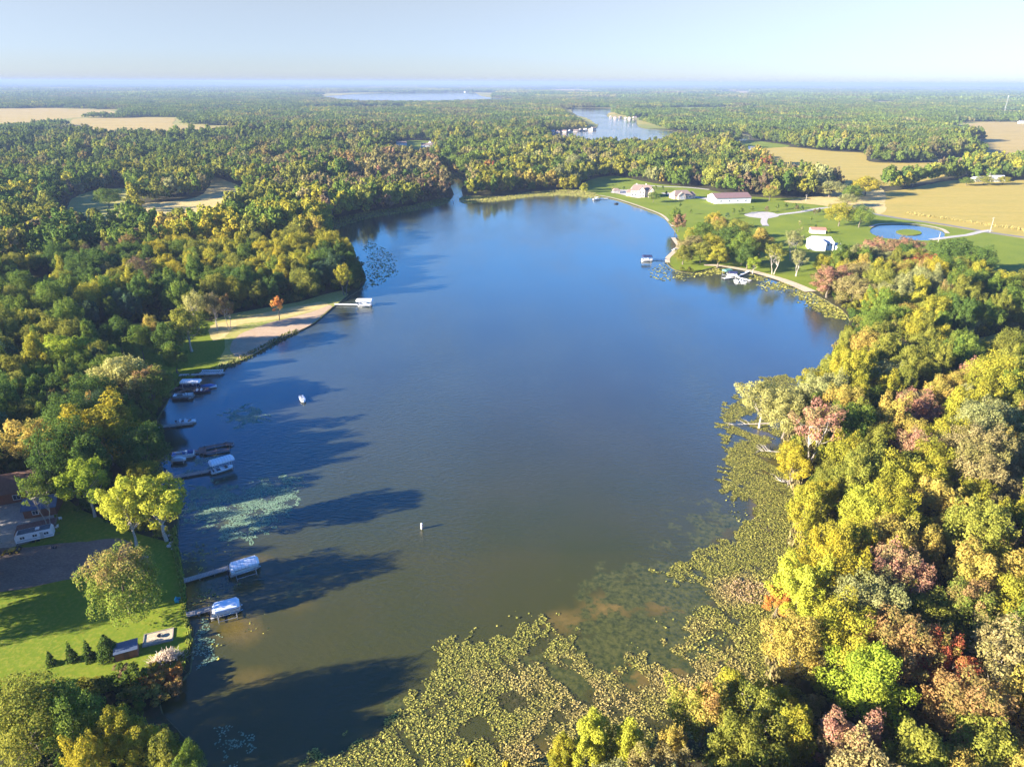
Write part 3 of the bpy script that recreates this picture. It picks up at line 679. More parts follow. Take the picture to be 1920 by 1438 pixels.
for i, (u, v, w) in enumerate([(1296,388,'alone on open lawn'),(1276,376,'below the tan house'),(1150,346,'left of the stone house terrace'),(1155,348,'nearest the stone house terrace'),(1170,345,'behind the stone house, left'),
        (1218,343,'behind the stone house, middle'),(1230,344,'behind the stone house, right'),(1243,344,'behind the tan house'),(1501,408,'above the white house, left'),(1522,402,'above the white house, middle'),
        (1530,416,'above the white house, right'),(1505,420,'nearest the white shed'),(1556,425,'right of the white shed'),(1250,354,'beside the tan house drive'),(1487,430,'left of the white shed')]):
    hand(u, v, 4.5, 6, ['green', 'dark green', 'sage'][i % 3], 'thin young tree on the east lawn, ' + w, YOUNG, group='thin young trees on the east lawn', name='young_tree')
# shrubs along the south hedge
for i, (u, v, h, w, p, lb) in enumerate([
   (215,1262,2.6,55,'green','rounded green shrub in the hedge left of the orange bushes'),(232,1248,3,45,'purple brown','bare purplish shrub beside the orange bushes'),
   (262,1268,2.2,60,'orange','rusty orange bush, left of the orange bushes by the water'),(295,1258,2.4,60,'orange','bright orange bush, middle of the orange bushes'),(322,1252,2.2,46,'orange','bright orange bush nearest the water'),
   (250,1285,2.4,55,'golden','golden brown bush in front of the orange ones, left'),(288,1284,2.4,60,'golden','golden brown bush in front of the orange ones, middle'),(322,1278,2.2,44,'rust','rusty bush in front of the orange ones by the water'),
   (165,1275,2.6,55,'yellow green','yellowish shrub at the hedge centre'),(130,1282,2.6,50,'yellow green','yellow green shrub left in the hedge'),(75,1288,2.2,50,'red','reddish low bush at the left end of the hedge'),
   (292,1242,1.8,30,'yellow','small yellow green bush beside the white plumes')]):
    hand(u, v, h, w, p, lb, SHRUB[i % 3], name='shrub', cat='shrub', group='hedge of shrubs on the south shore')
# ---- the woods
def zone(u, v, r):
    W = {'green': 3, 'dark green': 3, 'olive': 3, 'yellow green': 1.2, 'purple brown': .4, 'tan': .4, 'rust': .2, 'pink': .06, 'sage': .6}
    if v < 300: W = {'green': 3, 'dark green': 4.2, 'olive': 1.2, 'yellow green': .3, 'purple brown': .8, 'blue green': 1.5, 'tan': .4, 'rust': .15}
    if 560 < u < 1100 and 225 < v < 300: W.update({'yellow green': 1.5, 'tan': 1.2, 'purple brown': 1.5, 'rust': .5, 'golden': .5})
    if 480 < u < 850 and 290 < v < 400: W = {'purple brown': 3, 'rust': 1.2, 'olive': 2, 'green': 1.5, 'pink': .7, 'dark green': 1.5, 'tan': 1.5}
    if 860 < u < 1600 and 270 < v < 370: W = {'green': 2.4, 'olive': 2.6, 'yellow green': 2.2, 'dark green': 1.2, 'purple brown': .8, 'tan': .8, 'golden': .5, 'red': .06, 'sage': .8}
    if 330 < u < 700 and 370 < v < 470: W = {'olive': 3, 'yellow green': 2, 'green': 2, 'tan': .8, 'pink': .3, 'purple brown': .5, 'yellow': .6}
    if 290 < u < 680 and 430 < v < 520: W = {'yellow': 1.4, 'yellow green': 4, 'green': 1.5, 'olive': 1.5, 'golden': .6, 'orange': .15}
    if 590 < u < 720 and 470 < v < 570: W = {'dark green': 4, 'green': 2, 'blue green': 1}
    if u < 330 and v > 540: W = {'dark green': 4, 'green': 3, 'olive': 1.5, 'yellow green': .8, 'blue green': 1.5, 'lime green': .2}
    if u < 400 and v > 1260: W = {'green': 2, 'olive': 2, 'dark green': 1.5, 'yellow green': 1.5, 'yellow': .6}
    if u > 1440 and v > 480:
        W = {'yellow green': 3.2, 'olive': 3.6, 'sage': 1.6, 'green': 1.6, 'golden': 1.2, 'tan': 1.2, 'pink': .22, 'rust': .25, 'yellow': .9, 'orange tipped green': .5, 'red tipped green': .6}
        if u < 1640 and v > 820: W = {'yellow': 3, 'yellow green': 3.5, 'golden': 1.2, 'olive': 1.6, 'lemon': .8}
        if u > 1780 and v < 700: W = {'olive': 3, 'green': 3, 'dark green': 1, 'yellow green': 1}
        if u > 1650 and v > 1150: W = {'olive': 2.5, 'green': 2, 'dark green': 1, 'rust': .45, 'golden': .9, 'tan': 1, 'yellow green': 1}
    ks = list(W); t = r.uniform(0, sum(W.values()))
    for k in ks:
        t -= W[k]
        if t <= 0: return k
    return ks[-1]
def stand(x, y, u, v, r, cell=42.0):
    "trees grow in stands: neighbours tend to share a kind"
    gx = x + 9 * math.sin(y * .05); gy = y + 9 * math.sin(x * .06)
    if r.random() < .55: return zone(u, v, random.Random(int(gx // cell) * 7919 + int(gy // cell) * 104729))
    return zone(u, v, r)
def stand_h(X, Y, cell=60.0):
    k = (np.floor((X + 12 * np.sin(Y * .04)) / cell) * 12.9898 + np.floor((Y + 12 * np.sin(X * .05)) / cell) * 78.233); return np.abs(np.sin(k) * 43758.5453) % 1.0
KEEP = [(G(20,925),9),(G(70,985),9),(G(35,1030),4),(G(1530,452),13),(G(1880,668),9),(G(1195,362),16),(G(1278,368),14),(G(1405,279),14),(G(110,935),4)]
rs = np.random.RandomState(11); rr = random.Random(5)
def grid(x0, x1, y0, y1, s, jit):
    gx, gy = np.meshgrid(np.arange(x0, x1, s), np.arange(y0, y1, s * .87)); gx = gx + (np.arange(gx.shape[0]) % 2)[:, None] * s / 2
    gx = gx.ravel(); gy = gy.ravel(); return gx + rs.uniform(-jit, jit, gx.size) * s, gy + rs.uniform(-jit, jit, gy.size) * s
def free(X, Y, shore):
    k = ~inany([OPENW[n] for n in OPENW], X, Y) & ~inany(LAKES, X, Y)
    X, Y = X[k], Y[k]; k = np.ones(X.shape, bool)
    for L, m in ((LAKE, shore), (LAKE2, shore), (POND, 8)): k &= edge_dist(L, X, Y) > m
    return X[k], Y[k]
NX, NY = grid(-420, 420, 40, 470, 8.6, .32); k = np.hypot(NX, NY) < 460; NX, NY = free(NX[k], NY[k], 3.2)
u, v, d = PX(NX, NY, 10); k = (u > -260) & (u < 2180) & (d > 10) & (v < 1750); NX, NY = NX[k], NY[k]
k = np.ones(NX.shape, bool)
for (x, y, r) in TREES: k &= np.hypot(NX - x, NY - y) > r + 2.2
for ((x, y), r) in KEEP: k &= np.hypot(NX - x, NY - y) > r
k &= ~((PX(NX, NY, 8)[0] < -20) & (PX(NX, NY, 8)[1] > 1230)) & ~((PX(NX, NY, 8)[0] < 650) & (PX(NX, NY, 8)[1] > 1425))
for pl in [smooth(GP([(-100,900),(60,890),(130,925),(240,985),(330,1010),(350,1150),(350,1255),(60,1330),(-200,1330)]), 8)]: k &= ~inside(pl, NX, NY)
NX, NY = NX[k], NY[k]
u, v, d = PX(NX, NY, 10.0); U0, V0, D0 = u, v, d
vis = (u > -25) & (u < 1945) & (v < 1475)
size = np.where(vis, 1.0 / d, 0); order = np.argsort(-size)
n_ind = 300 - len(HAND)
DIRS = lambda dx, dy: ('right of' if dx > 0 else 'left of') if abs(dx) > abs(dy) else ('in front of' if dy > 0 else 'behind')
ORD = ['', 'second ', 'third ', 'fourth ', 'fifth ', 'sixth ', 'seventh ', 'eighth ', 'ninth ', 'tenth ']
MPX = [(n,) + tuple(float(q) for q in PX(x, y, 12)[:2]) for x, y, n in MARKS]
SZ = ['small', 'medium', 'large']; SW = {'round': 'round', 'upright': 'tall', 'spread': 'spreading', 'feather': 'feathery'}
wood = []; rest = []
for rank, i in enumerate(order):
    pal = stand(NX[i], NY[i], u[i], v[i], rr, 24.0); pr = NEAR[rr.randrange(len(NEAR))]; sc = rr.uniform(.72, 1.12)
    if pal.endswith('tipped green') or pal in ('pink', 'orange', 'rust') : pr = NEAR[rr.choice([9, 13, 8, 12, 1])]
    ed = min(float(edge_dist(LAKE, np.array([NX[i]]), np.array([NY[i]]))[0]), 60)
    if ed < 7: sc *= .72
    if math.hypot(NX[i] + 90, NY[i] - 84) < 24: sc *= .6
    if rank < n_ind and vis[i]: wood.append([float(NX[i]), float(NY[i]), pal, pr, sc, float(u[i]), float(v[i])])
    else: rest.append((float(NX[i]), float(NY[i]), pal, pr, sc))
cnt = {}; tmp = []
for wd in wood:
    n, mu, mv = min(MPX, key=lambda q: (q[1] - wd[5]) ** 2 + (q[2] - wd[6]) ** 2); dx, dy = wd[5] - mu, wd[6] - mv
    key = (SZ[0 if wd[4] < .8 else 1 if wd[4] < .97 else 2], wd[2], SW[wd[3][0]], DIRS(dx, dy), n); tmp.append((math.hypot(dx, dy), key, wd))
tmp.sort(key=lambda q: q[0])
for dd_, key, wd in tmp:
    c = cnt.get(key, 0); cnt[key] = c + 1
    lab = '%s%s %s %s tree %s the %s' % (('next ' if c == 1 else ORD[min(c, 9)]), key[0], key[2], key[1], key[3], key[4])
    if c: lab = '%s %s %s tree, %s%s the %s' % (key[0], key[2], key[1], ORD[min(c, 9)], key[3], key[4])
    if len(lab.split()) > 16: lab = lab.replace(key[0] + ' ', '', 1)
    make_tree(wd[3], wd[0], wd[1], wd[4], wd[2], lab, group='trees of the lakeside woods', zs=rr.uniform(.95, 1.15), val=rr.uniform(.85, 1.15))
print('individual wood trees', len(tmp), 'rest near', len(rest))

# ---- scatter: every tree beyond the nearest 300, one object that instances a few crowns
def proto_col(name, meshes):
    c = bpy.data.collections.new(name)
    for i, me in enumerate(meshes):
        o = bpy.data.objects.new('%s_%02d' % (name, i), me); c.objects.link(o)
    return c
def scatter(name, col, P, idx, rot, scl, ca, cb, label, cat):
    n = len(P); me = bpy.data.meshes.new(name); me.vertices.add(n); me.vertices.foreach_set('co', np.asarray(P, np.float32).ravel())
    for an, ty, arr in (('idx', 'INT', idx), ('rz', 'FLOAT', rot)):
        a = me.attributes.new(an, ty, 'POINT'); a.data.foreach_set('value', np.asarray(arr, np.int32 if ty == 'INT' else np.float32))
    for an, arr in (('scl', scl), ('ca', ca), ('cb', cb)):
        a = me.attributes.new(an, 'FLOAT_VECTOR', 'POINT'); a.data.foreach_set('vector', np.asarray(arr, np.float32).ravel())
    o = meshobj(name, me)
    ng = bpy.data.node_groups.new(name, 'GeometryNodeTree'); ng.interface.new_socket('Geometry', in_out='INPUT', socket_type='NodeSocketGeometry')
    ng.interface.new_socket('Geometry', in_out='OUTPUT', socket_type='NodeSocketGeometry')
    gi = ng.nodes.new('NodeGroupInput'); go = ng.nodes.new('NodeGroupOutput'); ip = ng.nodes.new('GeometryNodeInstanceOnPoints')
    ci = ng.nodes.new('GeometryNodeCollectionInfo'); ci.inputs['Collection'].default_value = col
    ci.inputs['Separate Children'].default_value = True; ci.inputs['Reset Children'].default_value = True
    def na(nm, ty):
        q = ng.nodes.new('GeometryNodeInputNamedAttribute'); q.data_type = ty; q.inputs['Name'].default_value = nm; return q.outputs['Attribute']
    cx = ng.nodes.new('ShaderNodeCombineXYZ'); ng.links.new(na('rz', 'FLOAT'), cx.inputs[2])
    er = ng.nodes.new('FunctionNodeEulerToRotation'); ng.links.new(cx.outputs[0], er.inputs[0])
    ng.links.new(gi.outputs[0], ip.inputs['Points']); ng.links.new(ci.outputs[0], ip.inputs['Instance'])
    ip.inputs['Pick Instance'].default_value = True
    ng.links.new(na('idx', 'INT'), ip.inputs['Instance Index']); ng.links.new(er.outputs[0], ip.inputs['Rotation'])
    ng.links.new(na('scl', 'FLOAT_VECTOR'), ip.inputs['Scale']); ng.links.new(ip.outputs[0], go.inputs[0])
    md = o.modifiers.new('scatter', 'NODES'); md.node_group = ng
    return tag(o, label, cat, kind='stuff')
def pal_arr(names, val):
    A = np.array([PAL[n][0] for n in names]); B = np.array([PAL[n][1] for n in names]); return A * val[:, None], B * val[:, None]
def crown_low(seed, H, R, b, sh, nl, ls, tip=False, trunk=True, ncl=18):
    v, f, ti, li, C, RC = crown_arrays(seed, H, R, b, sh, ncl, nl, ls, tipcol=tip); return v, f, ti, li
near_c = proto_col('near_crowns', [p[3] for p in NEAR])
for u_, v_ in ((-50,1090),(-120,1140),(-200,1120),(-90,1160),(-300,1150),(-260,1230),(-70,1050),(-150,1110),(-230,1080),(-60,1180),(-150,1190),(-60,990),(-160,1010),(-260,1000),(-80,1110)):
    x_, y_ = G(u_, v_); rest.append((x_, y_, 'green', NEAR[2 * (abs(u_) % 5)], 1.0))
n = len(rest); names = [r[2] for r in rest]; val = rs.uniform(.82, 1.18, n); A, B = pal_arr(names, val)
ids = [next(i for i, q in enumerate(NEAR) if q is r[3]) for r in rest]
sc = np.array([r[4] for r in rest])
scatter('woodland', near_c, [(r[0], r[1], 0) for r in rest], ids, rs.uniform(0, 6.28, n), np.column_stack([sc, sc, sc * rs.uniform(.95, 1.15, n)]), A, B,
        'mixed autumn woodland massed around the lake, green to yellow and pink', 'woodland')
# middle distance
mid = []
for i, (sh, H, R, b) in enumerate(SHAPES):
    v, f, ti, li = crown_low(700 + i, H, R, b * .4, sh, 1100, 1.0, tip=i % 2 == 1)
    me = np_mesh('mid_crown', v, f, {'tint': ('FACE', ti), 'lite': ('FACE', li)}); me.materials.append(LEAF); mid.append(me)
mid_c = proto_col('mid_crowns', mid)
MX, MY = grid(-1350, 1350, 200, 1650, 11.0, .38); k = (np.hypot(MX, MY) >= 458) & (np.hypot(MX, MY) < 1650)
u, v, d = PX(MX, MY, 8); k &= (u > -120) & (u < 2040); MX, MY = MX[k], MY[k]
MX, MY = free(MX, MY, 6); k = np.ones(MX.shape, bool)
for (x, y, r) in TREES: k &= np.hypot(MX - x, MY - y) > r + 1.5
for ((x, y), r) in KEEP: k &= np.hypot(MX - x, MY - y) > r
MX, MY = MX[k], MY[k]; n = len(MX)
u, v, d = PX(MX, MY, 8)
# clearings and lower scrub break the canopy up
nzc = np.sin(MX * .013 + 2 * np.sin(MY * .006)) * np.sin(MY * .011 + 1.5 * np.sin(MX * .005))
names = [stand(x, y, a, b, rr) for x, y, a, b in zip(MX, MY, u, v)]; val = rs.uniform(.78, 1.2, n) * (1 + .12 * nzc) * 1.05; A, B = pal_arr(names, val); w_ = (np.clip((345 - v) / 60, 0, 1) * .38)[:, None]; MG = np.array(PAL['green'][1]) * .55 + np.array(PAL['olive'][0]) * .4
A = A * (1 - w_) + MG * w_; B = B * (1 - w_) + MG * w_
sc = 1.14 * rs.uniform(.68, 1.25, n) * (1 + .15 * nzc) * (.8 + .4 * stand_h(MX, MY))
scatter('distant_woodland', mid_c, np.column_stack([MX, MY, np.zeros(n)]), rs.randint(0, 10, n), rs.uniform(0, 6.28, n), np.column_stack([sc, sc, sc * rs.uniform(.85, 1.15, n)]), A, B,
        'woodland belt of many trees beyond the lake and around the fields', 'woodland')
print('mid trees', n)
# far: patches of canopy
def patch(seed, side, s, nl, ls, Hm=14):
    r = np.random.RandomState(seed); V = []; F = []; TI = []; LI = []; b = 0
    xs = np.arange(-side / 2 + s / 2, side / 2, s)
    for x in xs:
        for y in xs:
            H = Hm * r.uniform(.7, 1.2); v, f, ti, li = crown_low(r.randint(1e6), H, s * .58, 1, 'round', nl, ls, ncl=6)
            v = v + np.array([x + r.uniform(-.25, .25) * s, y + r.uniform(-.25, .25) * s, 0]); t0 = r.uniform(0, 1)
            V.append(v); F.append(f + b); b += len(v); TI.append(np.clip(ti * .4 + t0 * .6, 0, 1)); LI.append(li * r.uniform(.7, 1.3))
    me = np_mesh('patch', np.concatenate(V), np.concatenate(F), {'tint': ('FACE', np.concatenate(TI)), 'lite': ('FACE', np.concatenate(LI))}); me.materials.append(LEAF)
    return me
pat = [patch(900 + i, 60, 10, 170, 2.2) for i in range(4)]
def far_scatter(name, meshes, side, r0, r1, label, seed, zz=1.0, holes=0.0, hs=1.0):
    r = np.random.RandomState(seed); w = r1 * .86
    gx, gy = np.meshgrid(np.arange(-w, w, side), np.arange(r0 * .7, r1, side)); gx = gx.ravel(); gy = gy.ravel()
    R = np.hypot(gx, gy); k = (R >= r0) & (R < r1); gx, gy = gx[k], gy[k]
    u, v, d = PX(gx, gy, 8); k = (u > -150) & (u < 2070); gx, gy = gx[k], gy[k]
    ok = np.ones(gx.shape, bool); polys = list(OPENW.values()) + LAKES; h = side * .42
    for ox in (-h, 0, h):
        for oy in (-h, 0, h): ok &= ~inany(polys, gx + ox, gy + oy)
    if holes:
        f = np.sin(gx / (side * 7.3 * hs) + 3 * np.sin(gy / (side * 16 * hs))) * np.cos(gy / (side * 11.1 * hs) + 2 * np.sin(gx / (side * 12 * hs))); ok &= f < 1 - holes
    gx, gy = gx[ok], gy[ok]; n = len(gx); u, v, d = PX(gx, gy, 8)
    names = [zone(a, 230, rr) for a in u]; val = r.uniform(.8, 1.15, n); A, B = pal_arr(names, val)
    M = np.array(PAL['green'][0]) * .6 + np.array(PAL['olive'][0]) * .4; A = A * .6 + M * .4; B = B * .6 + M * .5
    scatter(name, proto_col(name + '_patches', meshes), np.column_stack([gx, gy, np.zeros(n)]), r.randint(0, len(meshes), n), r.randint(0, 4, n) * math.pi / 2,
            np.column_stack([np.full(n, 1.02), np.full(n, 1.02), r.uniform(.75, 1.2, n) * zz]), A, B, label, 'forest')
    print(name, n)
far_scatter('far_forest', pat, 60, 1650, 5200, 'far unbroken forest fading blue towards the horizon', 21, holes=.26)
pat2 = [patch(950 + i, 300, 22, 22, 7.5, 15) for i in range(3)]
far_scatter('horizon_forest', pat2, 300, 5200, 30000, 'forest at the horizon, faded pale blue by haze', 22, 1.1, holes=.22, hs=.45)
# rough growth under and before the trees
und = [p[3] for p in SHRUB]
UX, UY = grid(-240, 300, 40, 420, 4.6, .45); k = ~inany([OPENW[q] for q in OPENW], UX, UY) & ~inside(LAKE, UX, UY); UX, UY = UX[k], UY[k]
u, v, d = PX(UX, UY, 2); k = (u > -60) & (u < 1980) & (v < 1500); UX, UY = UX[k], UY[k]
k = edge_dist(LAKE, UX, UY) > 1.0
for ((x, y), r) in KEEP: k &= np.hypot(UX - x, UY - y) > r
UX, UY = UX[k], UY[k]; n = len(UX)
nm = [rr.choice(['dark green', 'olive', 'green', 'olive', 'tan', 'yellow green']) if x > 0 else rr.choice(['dark green', 'green', 'olive']) for x in UX]
A, B = pal_arr(nm, rs.uniform(.6, 1.0, n)); sc = rs.uniform(.5, 1.3, n)
scatter('undergrowth', proto_col('undergrowth_clumps', und), np.column_stack([UX, UY, np.zeros(n)]), rs.randint(0, 3, n), rs.uniform(0, 6.28, n), np.column_stack([sc, sc, sc]), A, B,
        'low brush and saplings filling the ground under the trees', 'undergrowth')
# ---------------------------------------------------------------- lily pads and reeds (uncountable)
def pad_mat(name, a, b, c, d):
    m, nt, out = newmat(name); v = wpos(nt)
    ti = N(nt, 'ShaderNodeAttribute', attribute_type='GEOMETRY', attribute_name='tint')
    dr = N(nt, 'ShaderNodeAttribute', attribute_type='GEOMETRY', attribute_name='dry')
    k = mixc(nt, ti.outputs['Fac'], a, b); k2 = mixc(nt, ti.outputs['Fac'], c, d)
    n = noise(nt, v, 0.1, 4); n2 = N(nt, 'ShaderNodeMath', operation='ADD'); nt.links.new(n, n2.inputs[0]); nt.links.new(dr.outputs['Fac'], n2.inputs[1])
    surf(nt, out, mixc(nt, ramp(nt, n2.outputs[0], .75, 1.15), k, k2), 0.6, spec=0.12); return m
M_pad = pad_mat('lily_leaves', (0.14,0.15,0.028), (0.42,0.37,0.08), (0.28,0.20,0.06), (0.58,0.42,0.17))
M_pad_shade = pad_mat('shade_tinted_leaves', (0.12,0.21,0.13), (0.26,0.36,0.24), (0.26,0.32,0.10), (0.4,0.4,0.14))  # bluish cast of shade and sky reflection put into the pad colour
def pads(name, polys, dens, rad, mat, label, cat, seed, hole=None, zmax=0.25, dryf=None, extra=None, tilt=.35, cut=None):
    r = np.random.RandomState(seed); PX_ = []; PY_ = []
    for P in polys:
        L = smooth(GP(P, WZ), 6, 0, 1); a = np.array(L); x0, y0 = a.min(0); x1, y1 = a.max(0); n = int((x1 - x0) * (y1 - y0) * dens)
        n = min(n, 1600000); X = r.uniform(x0 - 3, x1 + 3, n); Y = r.uniform(y0 - 3, y1 + 3, n)
        # ragged margin
        jx = 1.6 * np.sin(X * .9 + 1.3 * np.sin(Y * .7)) + .8 * np.sin(Y * 2.3 + X); jy = 1.6 * np.sin(Y * .8 + 1.5 * np.sin(X * .6)) + .8 * np.sin(X * 2.1 - Y)
        k = inside(L, X + jx, Y + jy) & inside(LAKE, X, Y); X, Y = X[k], Y[k]
        if cut is not None: k = cut(X, Y, r); X, Y = X[k], Y[k]
        PX_.append(X); PY_.append(Y)
    X = np.concatenate(PX_); Y = np.concatenate(PY_)
    if hole is not None:
        u, v, _ = PX(X, Y, WZ); h = blobs(u, v, hole)
        f = .5 + .25 * (np.sin(X * .55 + 2 * np.sin(Y * .33)) + np.sin(Y * .61 + 2.2 * np.sin(X * .41 + 1))) + .12 * np.sin(X * 1.7 + Y * 1.3)
        k = f * 1.02 + r.uniform(-.15, .15, len(X)) > h; X, Y = X[k], Y[k]
    n = len(X); R = rad * r.uniform(.55, 1.3, n); ax = r.uniform(-tilt, tilt, n); ay = r.uniform(-tilt, tilt, n)
    Z = WZ + .04 + r.uniform(0, 1, n) ** 2 * zmax; th = r.uniform(0, 6.28, n)
    V = np.zeros((n, 5, 3))
    for j in range(5):
        t = th + j * 2 * math.pi / 5 ; cx, cy_ = np.cos(t) * R, np.sin(t) * R
        V[:, j, 0] = X + cx; V[:, j, 1] = Y + cy_; V[:, j, 2] = Z + np.maximum(cx * ax + cy_ * ay, -.03 - (Z - WZ - .04))
    u, v, _ = PX(X, Y, WZ); dry = blobs(u, v, dryf) if dryf else np.zeros(n)
    me = np_mesh(name, V.reshape(-1, 3), np.arange(n * 5).reshape(-1, 5), {'tint': ('FACE', r.uniform(0, 1, n) ** 1.4), 'dry': ('FACE', dry)})
    print(name, n)
    return tag(meshobj(name, me, None, mat), label, cat, kind='stuff')
MAT = [(1400,735),(1440,705),(1475,705),(1510,740),(1500,770),(1500,870),(1520,960),(1500,1010),(1480,1100),(1464,1200),(1450,1290),(1420,1345),(1400,1438),(1360,1520),(1250,1640),(500,1640),(575,1440),
     (630,1390),(690,1385),(760,1330),(800,1270),(812,1228),(865,1190),(900,1200),(990,1182),(1008,1158),(1030,1160),(1075,1200),(1070,1235),(1130,1245),(1250,1222),(1285,1180),
     (1290,1140),(1345,1105),(1330,1092),(1280,1090),(1235,1082),(1262,1060),(1350,1020),(1398,985),(1412,935),(1380,932),(1356,925),(1358,880),(1364,830),(1352,800),(1356,765)]
pads('lily_pads', [MAT],
     28.0, .13, M_pad, 'dense lily pads matting the lake margin, yellow green to dry tan', 'lily pads', 1,
     hole=[(1400,800,70,40,.45),(1460,860,36,60,.6),(1455,830,30,90,.6),(1270,1240,130,60,.62),(1120,1270,120,45,.66),(1350,1200,80,60,.5),(1000,1250,120,60,.58),(1060,1310,200,60,.5),(1290,1120,60,50,.8),
       (1380,1290,90,70,.42),(920,1380,160,60,.42),(1230,1370,120,70,.6)],
     dryf=[(1100,1300,300,130,.45),(1300,1280,200,160,.5),(1380,1110,80,40,.8),(1000,1400,160,100,.4),(1480,1100,80,160,.3)])
M_alg = pad_mat('drowned_leaves', (0.035,0.036,0.012), (0.07,0.062,0.022), (0.07,0.05,0.02), (0.12,0.085,0.035))
pads('algae_mat', [MAT], 7.0, .30, M_alg, 'dark olive algae and drowned leaves filling gaps between the lily pads', 'algae', 31, zmax=.01, tilt=.02,
     hole=[(1400,800,70,40,.5),(1455,830,30,90,.6),(1270,1240,130,60,.7),(1120,1270,120,45,.7),(1290,1120,60,50,.9),(1000,1250,120,60,.45),(920,1380,160,60,.35)])
pads('scattered_pads', [[(940,1142),(980,1140),(985,1165),(950,1170)],[(1290,1195),(1350,1160),(1440,1120),(1460,1160),(1400,1210),(1300,1240)],[(1370,1108),(1400,1085),(1450,1100),(1440,1130),(1380,1130)],
     [(1150,1200),(1180,1195),(1190,1210),(1160,1218)],[(1245,1165),(1262,1160),(1260,1185),(1246,1185)],[(470,1150),(495,1148),(498,1185),(474,1188)],[(470,1195),(490,1190),(490,1210),(472,1212)],
     [(365,1120),(420,1090),(440,1070),(445,1085),(405,1110),(395,1130),(365,1140)],[(410,1032),(440,1022),(442,1040),(415,1046)],[(375,1205),(395,1195),(405,1205),(370,1220)],[(385,1230),(420,1215),(424,1228),(395,1240)],
     [(370,1165),(400,1160),(395,1185),(372,1188)],[(352,1250),(368,1245),(366,1262),(350,1264)],[(345,1030),(385,1025),(400,1045),(380,1080),(350,1085)],[(1356,940),(1380,930),(1395,975),(1385,982)]],
     8, .19, M_pad, 'scattered small patches of lily pads in open water', 'lily pads', 2, cut=lambda X, Y, r: np.sin(X * 1.9 + np.sin(Y * 1.7)) + np.sin(Y * 2.2) + r.uniform(-.6, .6, len(X)) > -.3)
pads('shaded_pads', [[(352,915),(400,905),(440,915),(480,905),(530,892),(560,898),(558,930),(545,965),(515,980),(500,995),(470,1020),(420,1010),(395,990),(360,980),(345,950)],
     [(420,770),(470,760),(500,790),(440,800)],[(360,860),(400,850),(390,885),(345,885)],[(400,1370),(450,1360),(470,1400),(430,1430),(400,1410)],[(350,1180),(400,1165),(400,1230),(352,1250)]],
     26, .16, M_pad_shade, 'lily pads off the left shore, coloured blue green for shade and sky reflection', 'lily pads', 3, zmax=.04, tilt=.05,
     cut=lambda X, Y, r: np.sin(X * .8 + np.sin(Y * 1.1)) + np.sin(Y * .9 + X * .3) + r.uniform(-1, 1, len(X)) > -.75)
pads('far_pads', [[(684,452),(715,465),(738,482),(735,495),(745,508),(725,525),(690,540),(680,520),(690,490)],[(1222,505),(1250,492),(1270,508),(1330,512),(1300,522),(1250,528),(1225,522)],
     [(1440,540),(1490,528),(1560,562),(1590,590),(1555,590),(1500,560)]], 1.0, .55, M_pad, 'thin lily pads off the wooded point and the dock point', 'lily pads', 4,
     cut=lambda X, Y, r: r.uniform(0, 1, len(X)) < .45)
pads('near_bay_pads', [[(1270,508),(1300,505),(1355,503),(1352,514),(1300,516)],[(1395,516),(1440,520),(1438,527),(1400,525)],[(1425,532),(1485,530),(1488,540),(1440,545)],
     [(1495,545),(1530,548),(1590,585),(1575,600),(1530,585),(1500,565)]], 3.0, .5, M_pad, 'bright yellow green lily pads along the beach path shore', 'lily pads', 5)
# reed shelves along the north shore and in the hollows of the left shore
def reeds(name, polys, dens, h, ca, cb, label, seed):
    r = np.random.RandomState(seed); XX = []; YY = []
    for P in polys:
        L = smooth(GP(P), 6, 0, 1); a = np.array(L); x0, y0 = a.min(0); x1, y1 = a.max(0); n = int((x1 - x0) * (y1 - y0) * dens); n = min(n, 400000)
        X = r.uniform(x0, x1, n); Y = r.uniform(y0, y1, n); k = inside(L, X, Y); XX.append(X[k]); YY.append(Y[k])
    X = np.concatenate(XX); Y = np.concatenate(YY); n = len(X); hh = h * r.uniform(.5, 1.3, n); w = .28 * h ** .5; t = r.uniform(0, 6.28, n); lx, ly = r.uniform(-.4, .4, n) * hh, r.uniform(-.4, .4, n) * hh
    z0 = np.where(inside(LAKE, X, Y), WZ - .1, 0); V = np.zeros((n, 4, 3)); dx, dy = np.cos(t) * w, np.sin(t) * w
    for j, (a, b) in enumerate(((-1, 0), (1, 0), (.35, 1), (-.35, 1))):
        V[:, j, 0] = X + dx * a + lx * b; V[:, j, 1] = Y + dy * a + ly * b; V[:, j, 2] = z0 + hh * b
    me = np_mesh(name, V.reshape(-1, 3), np.arange(n * 4).reshape(-1, 4), {'tint': ('FACE', r.uniform(0, 1, n)), 'lite': ('FACE', r.uniform(.7, 1.25, n))})
    o = meshobj(name, me, None, LEAF); o['ca'] = list(ca); o['cb'] = list(cb); print(name, n)
    return tag(o, label, 'reeds', kind='stuff')
reeds('reeds', [[(868,369),(935,369),(1000,361),(1060,357),(1105,360),(1125,372),(1060,367),(1000,369),(935,377),(870,381)]], 1.5, .9, (.30,.32,.06), (.36,.30,.12), 'yellow green reeds edging the north shore before the wood', 7)
reeds('reeds', [[(600,418),(690,398),(760,388),(835,372),(840,380),(790,393),(700,408),(655,420),(625,430)]], 1.0, .9, (.16,.21,.05), (.26,.27,.06), 'green reeds edging the north west bay', 8)
reeds('reeds', [[(868,335),(850,322),(828,318),(815,322),(840,340),(848,350),(842,336)]], .6, 1.0, (.28,.3,.06), (.32,.27,.1), 'yellowish reeds lining the narrow channel', 9)
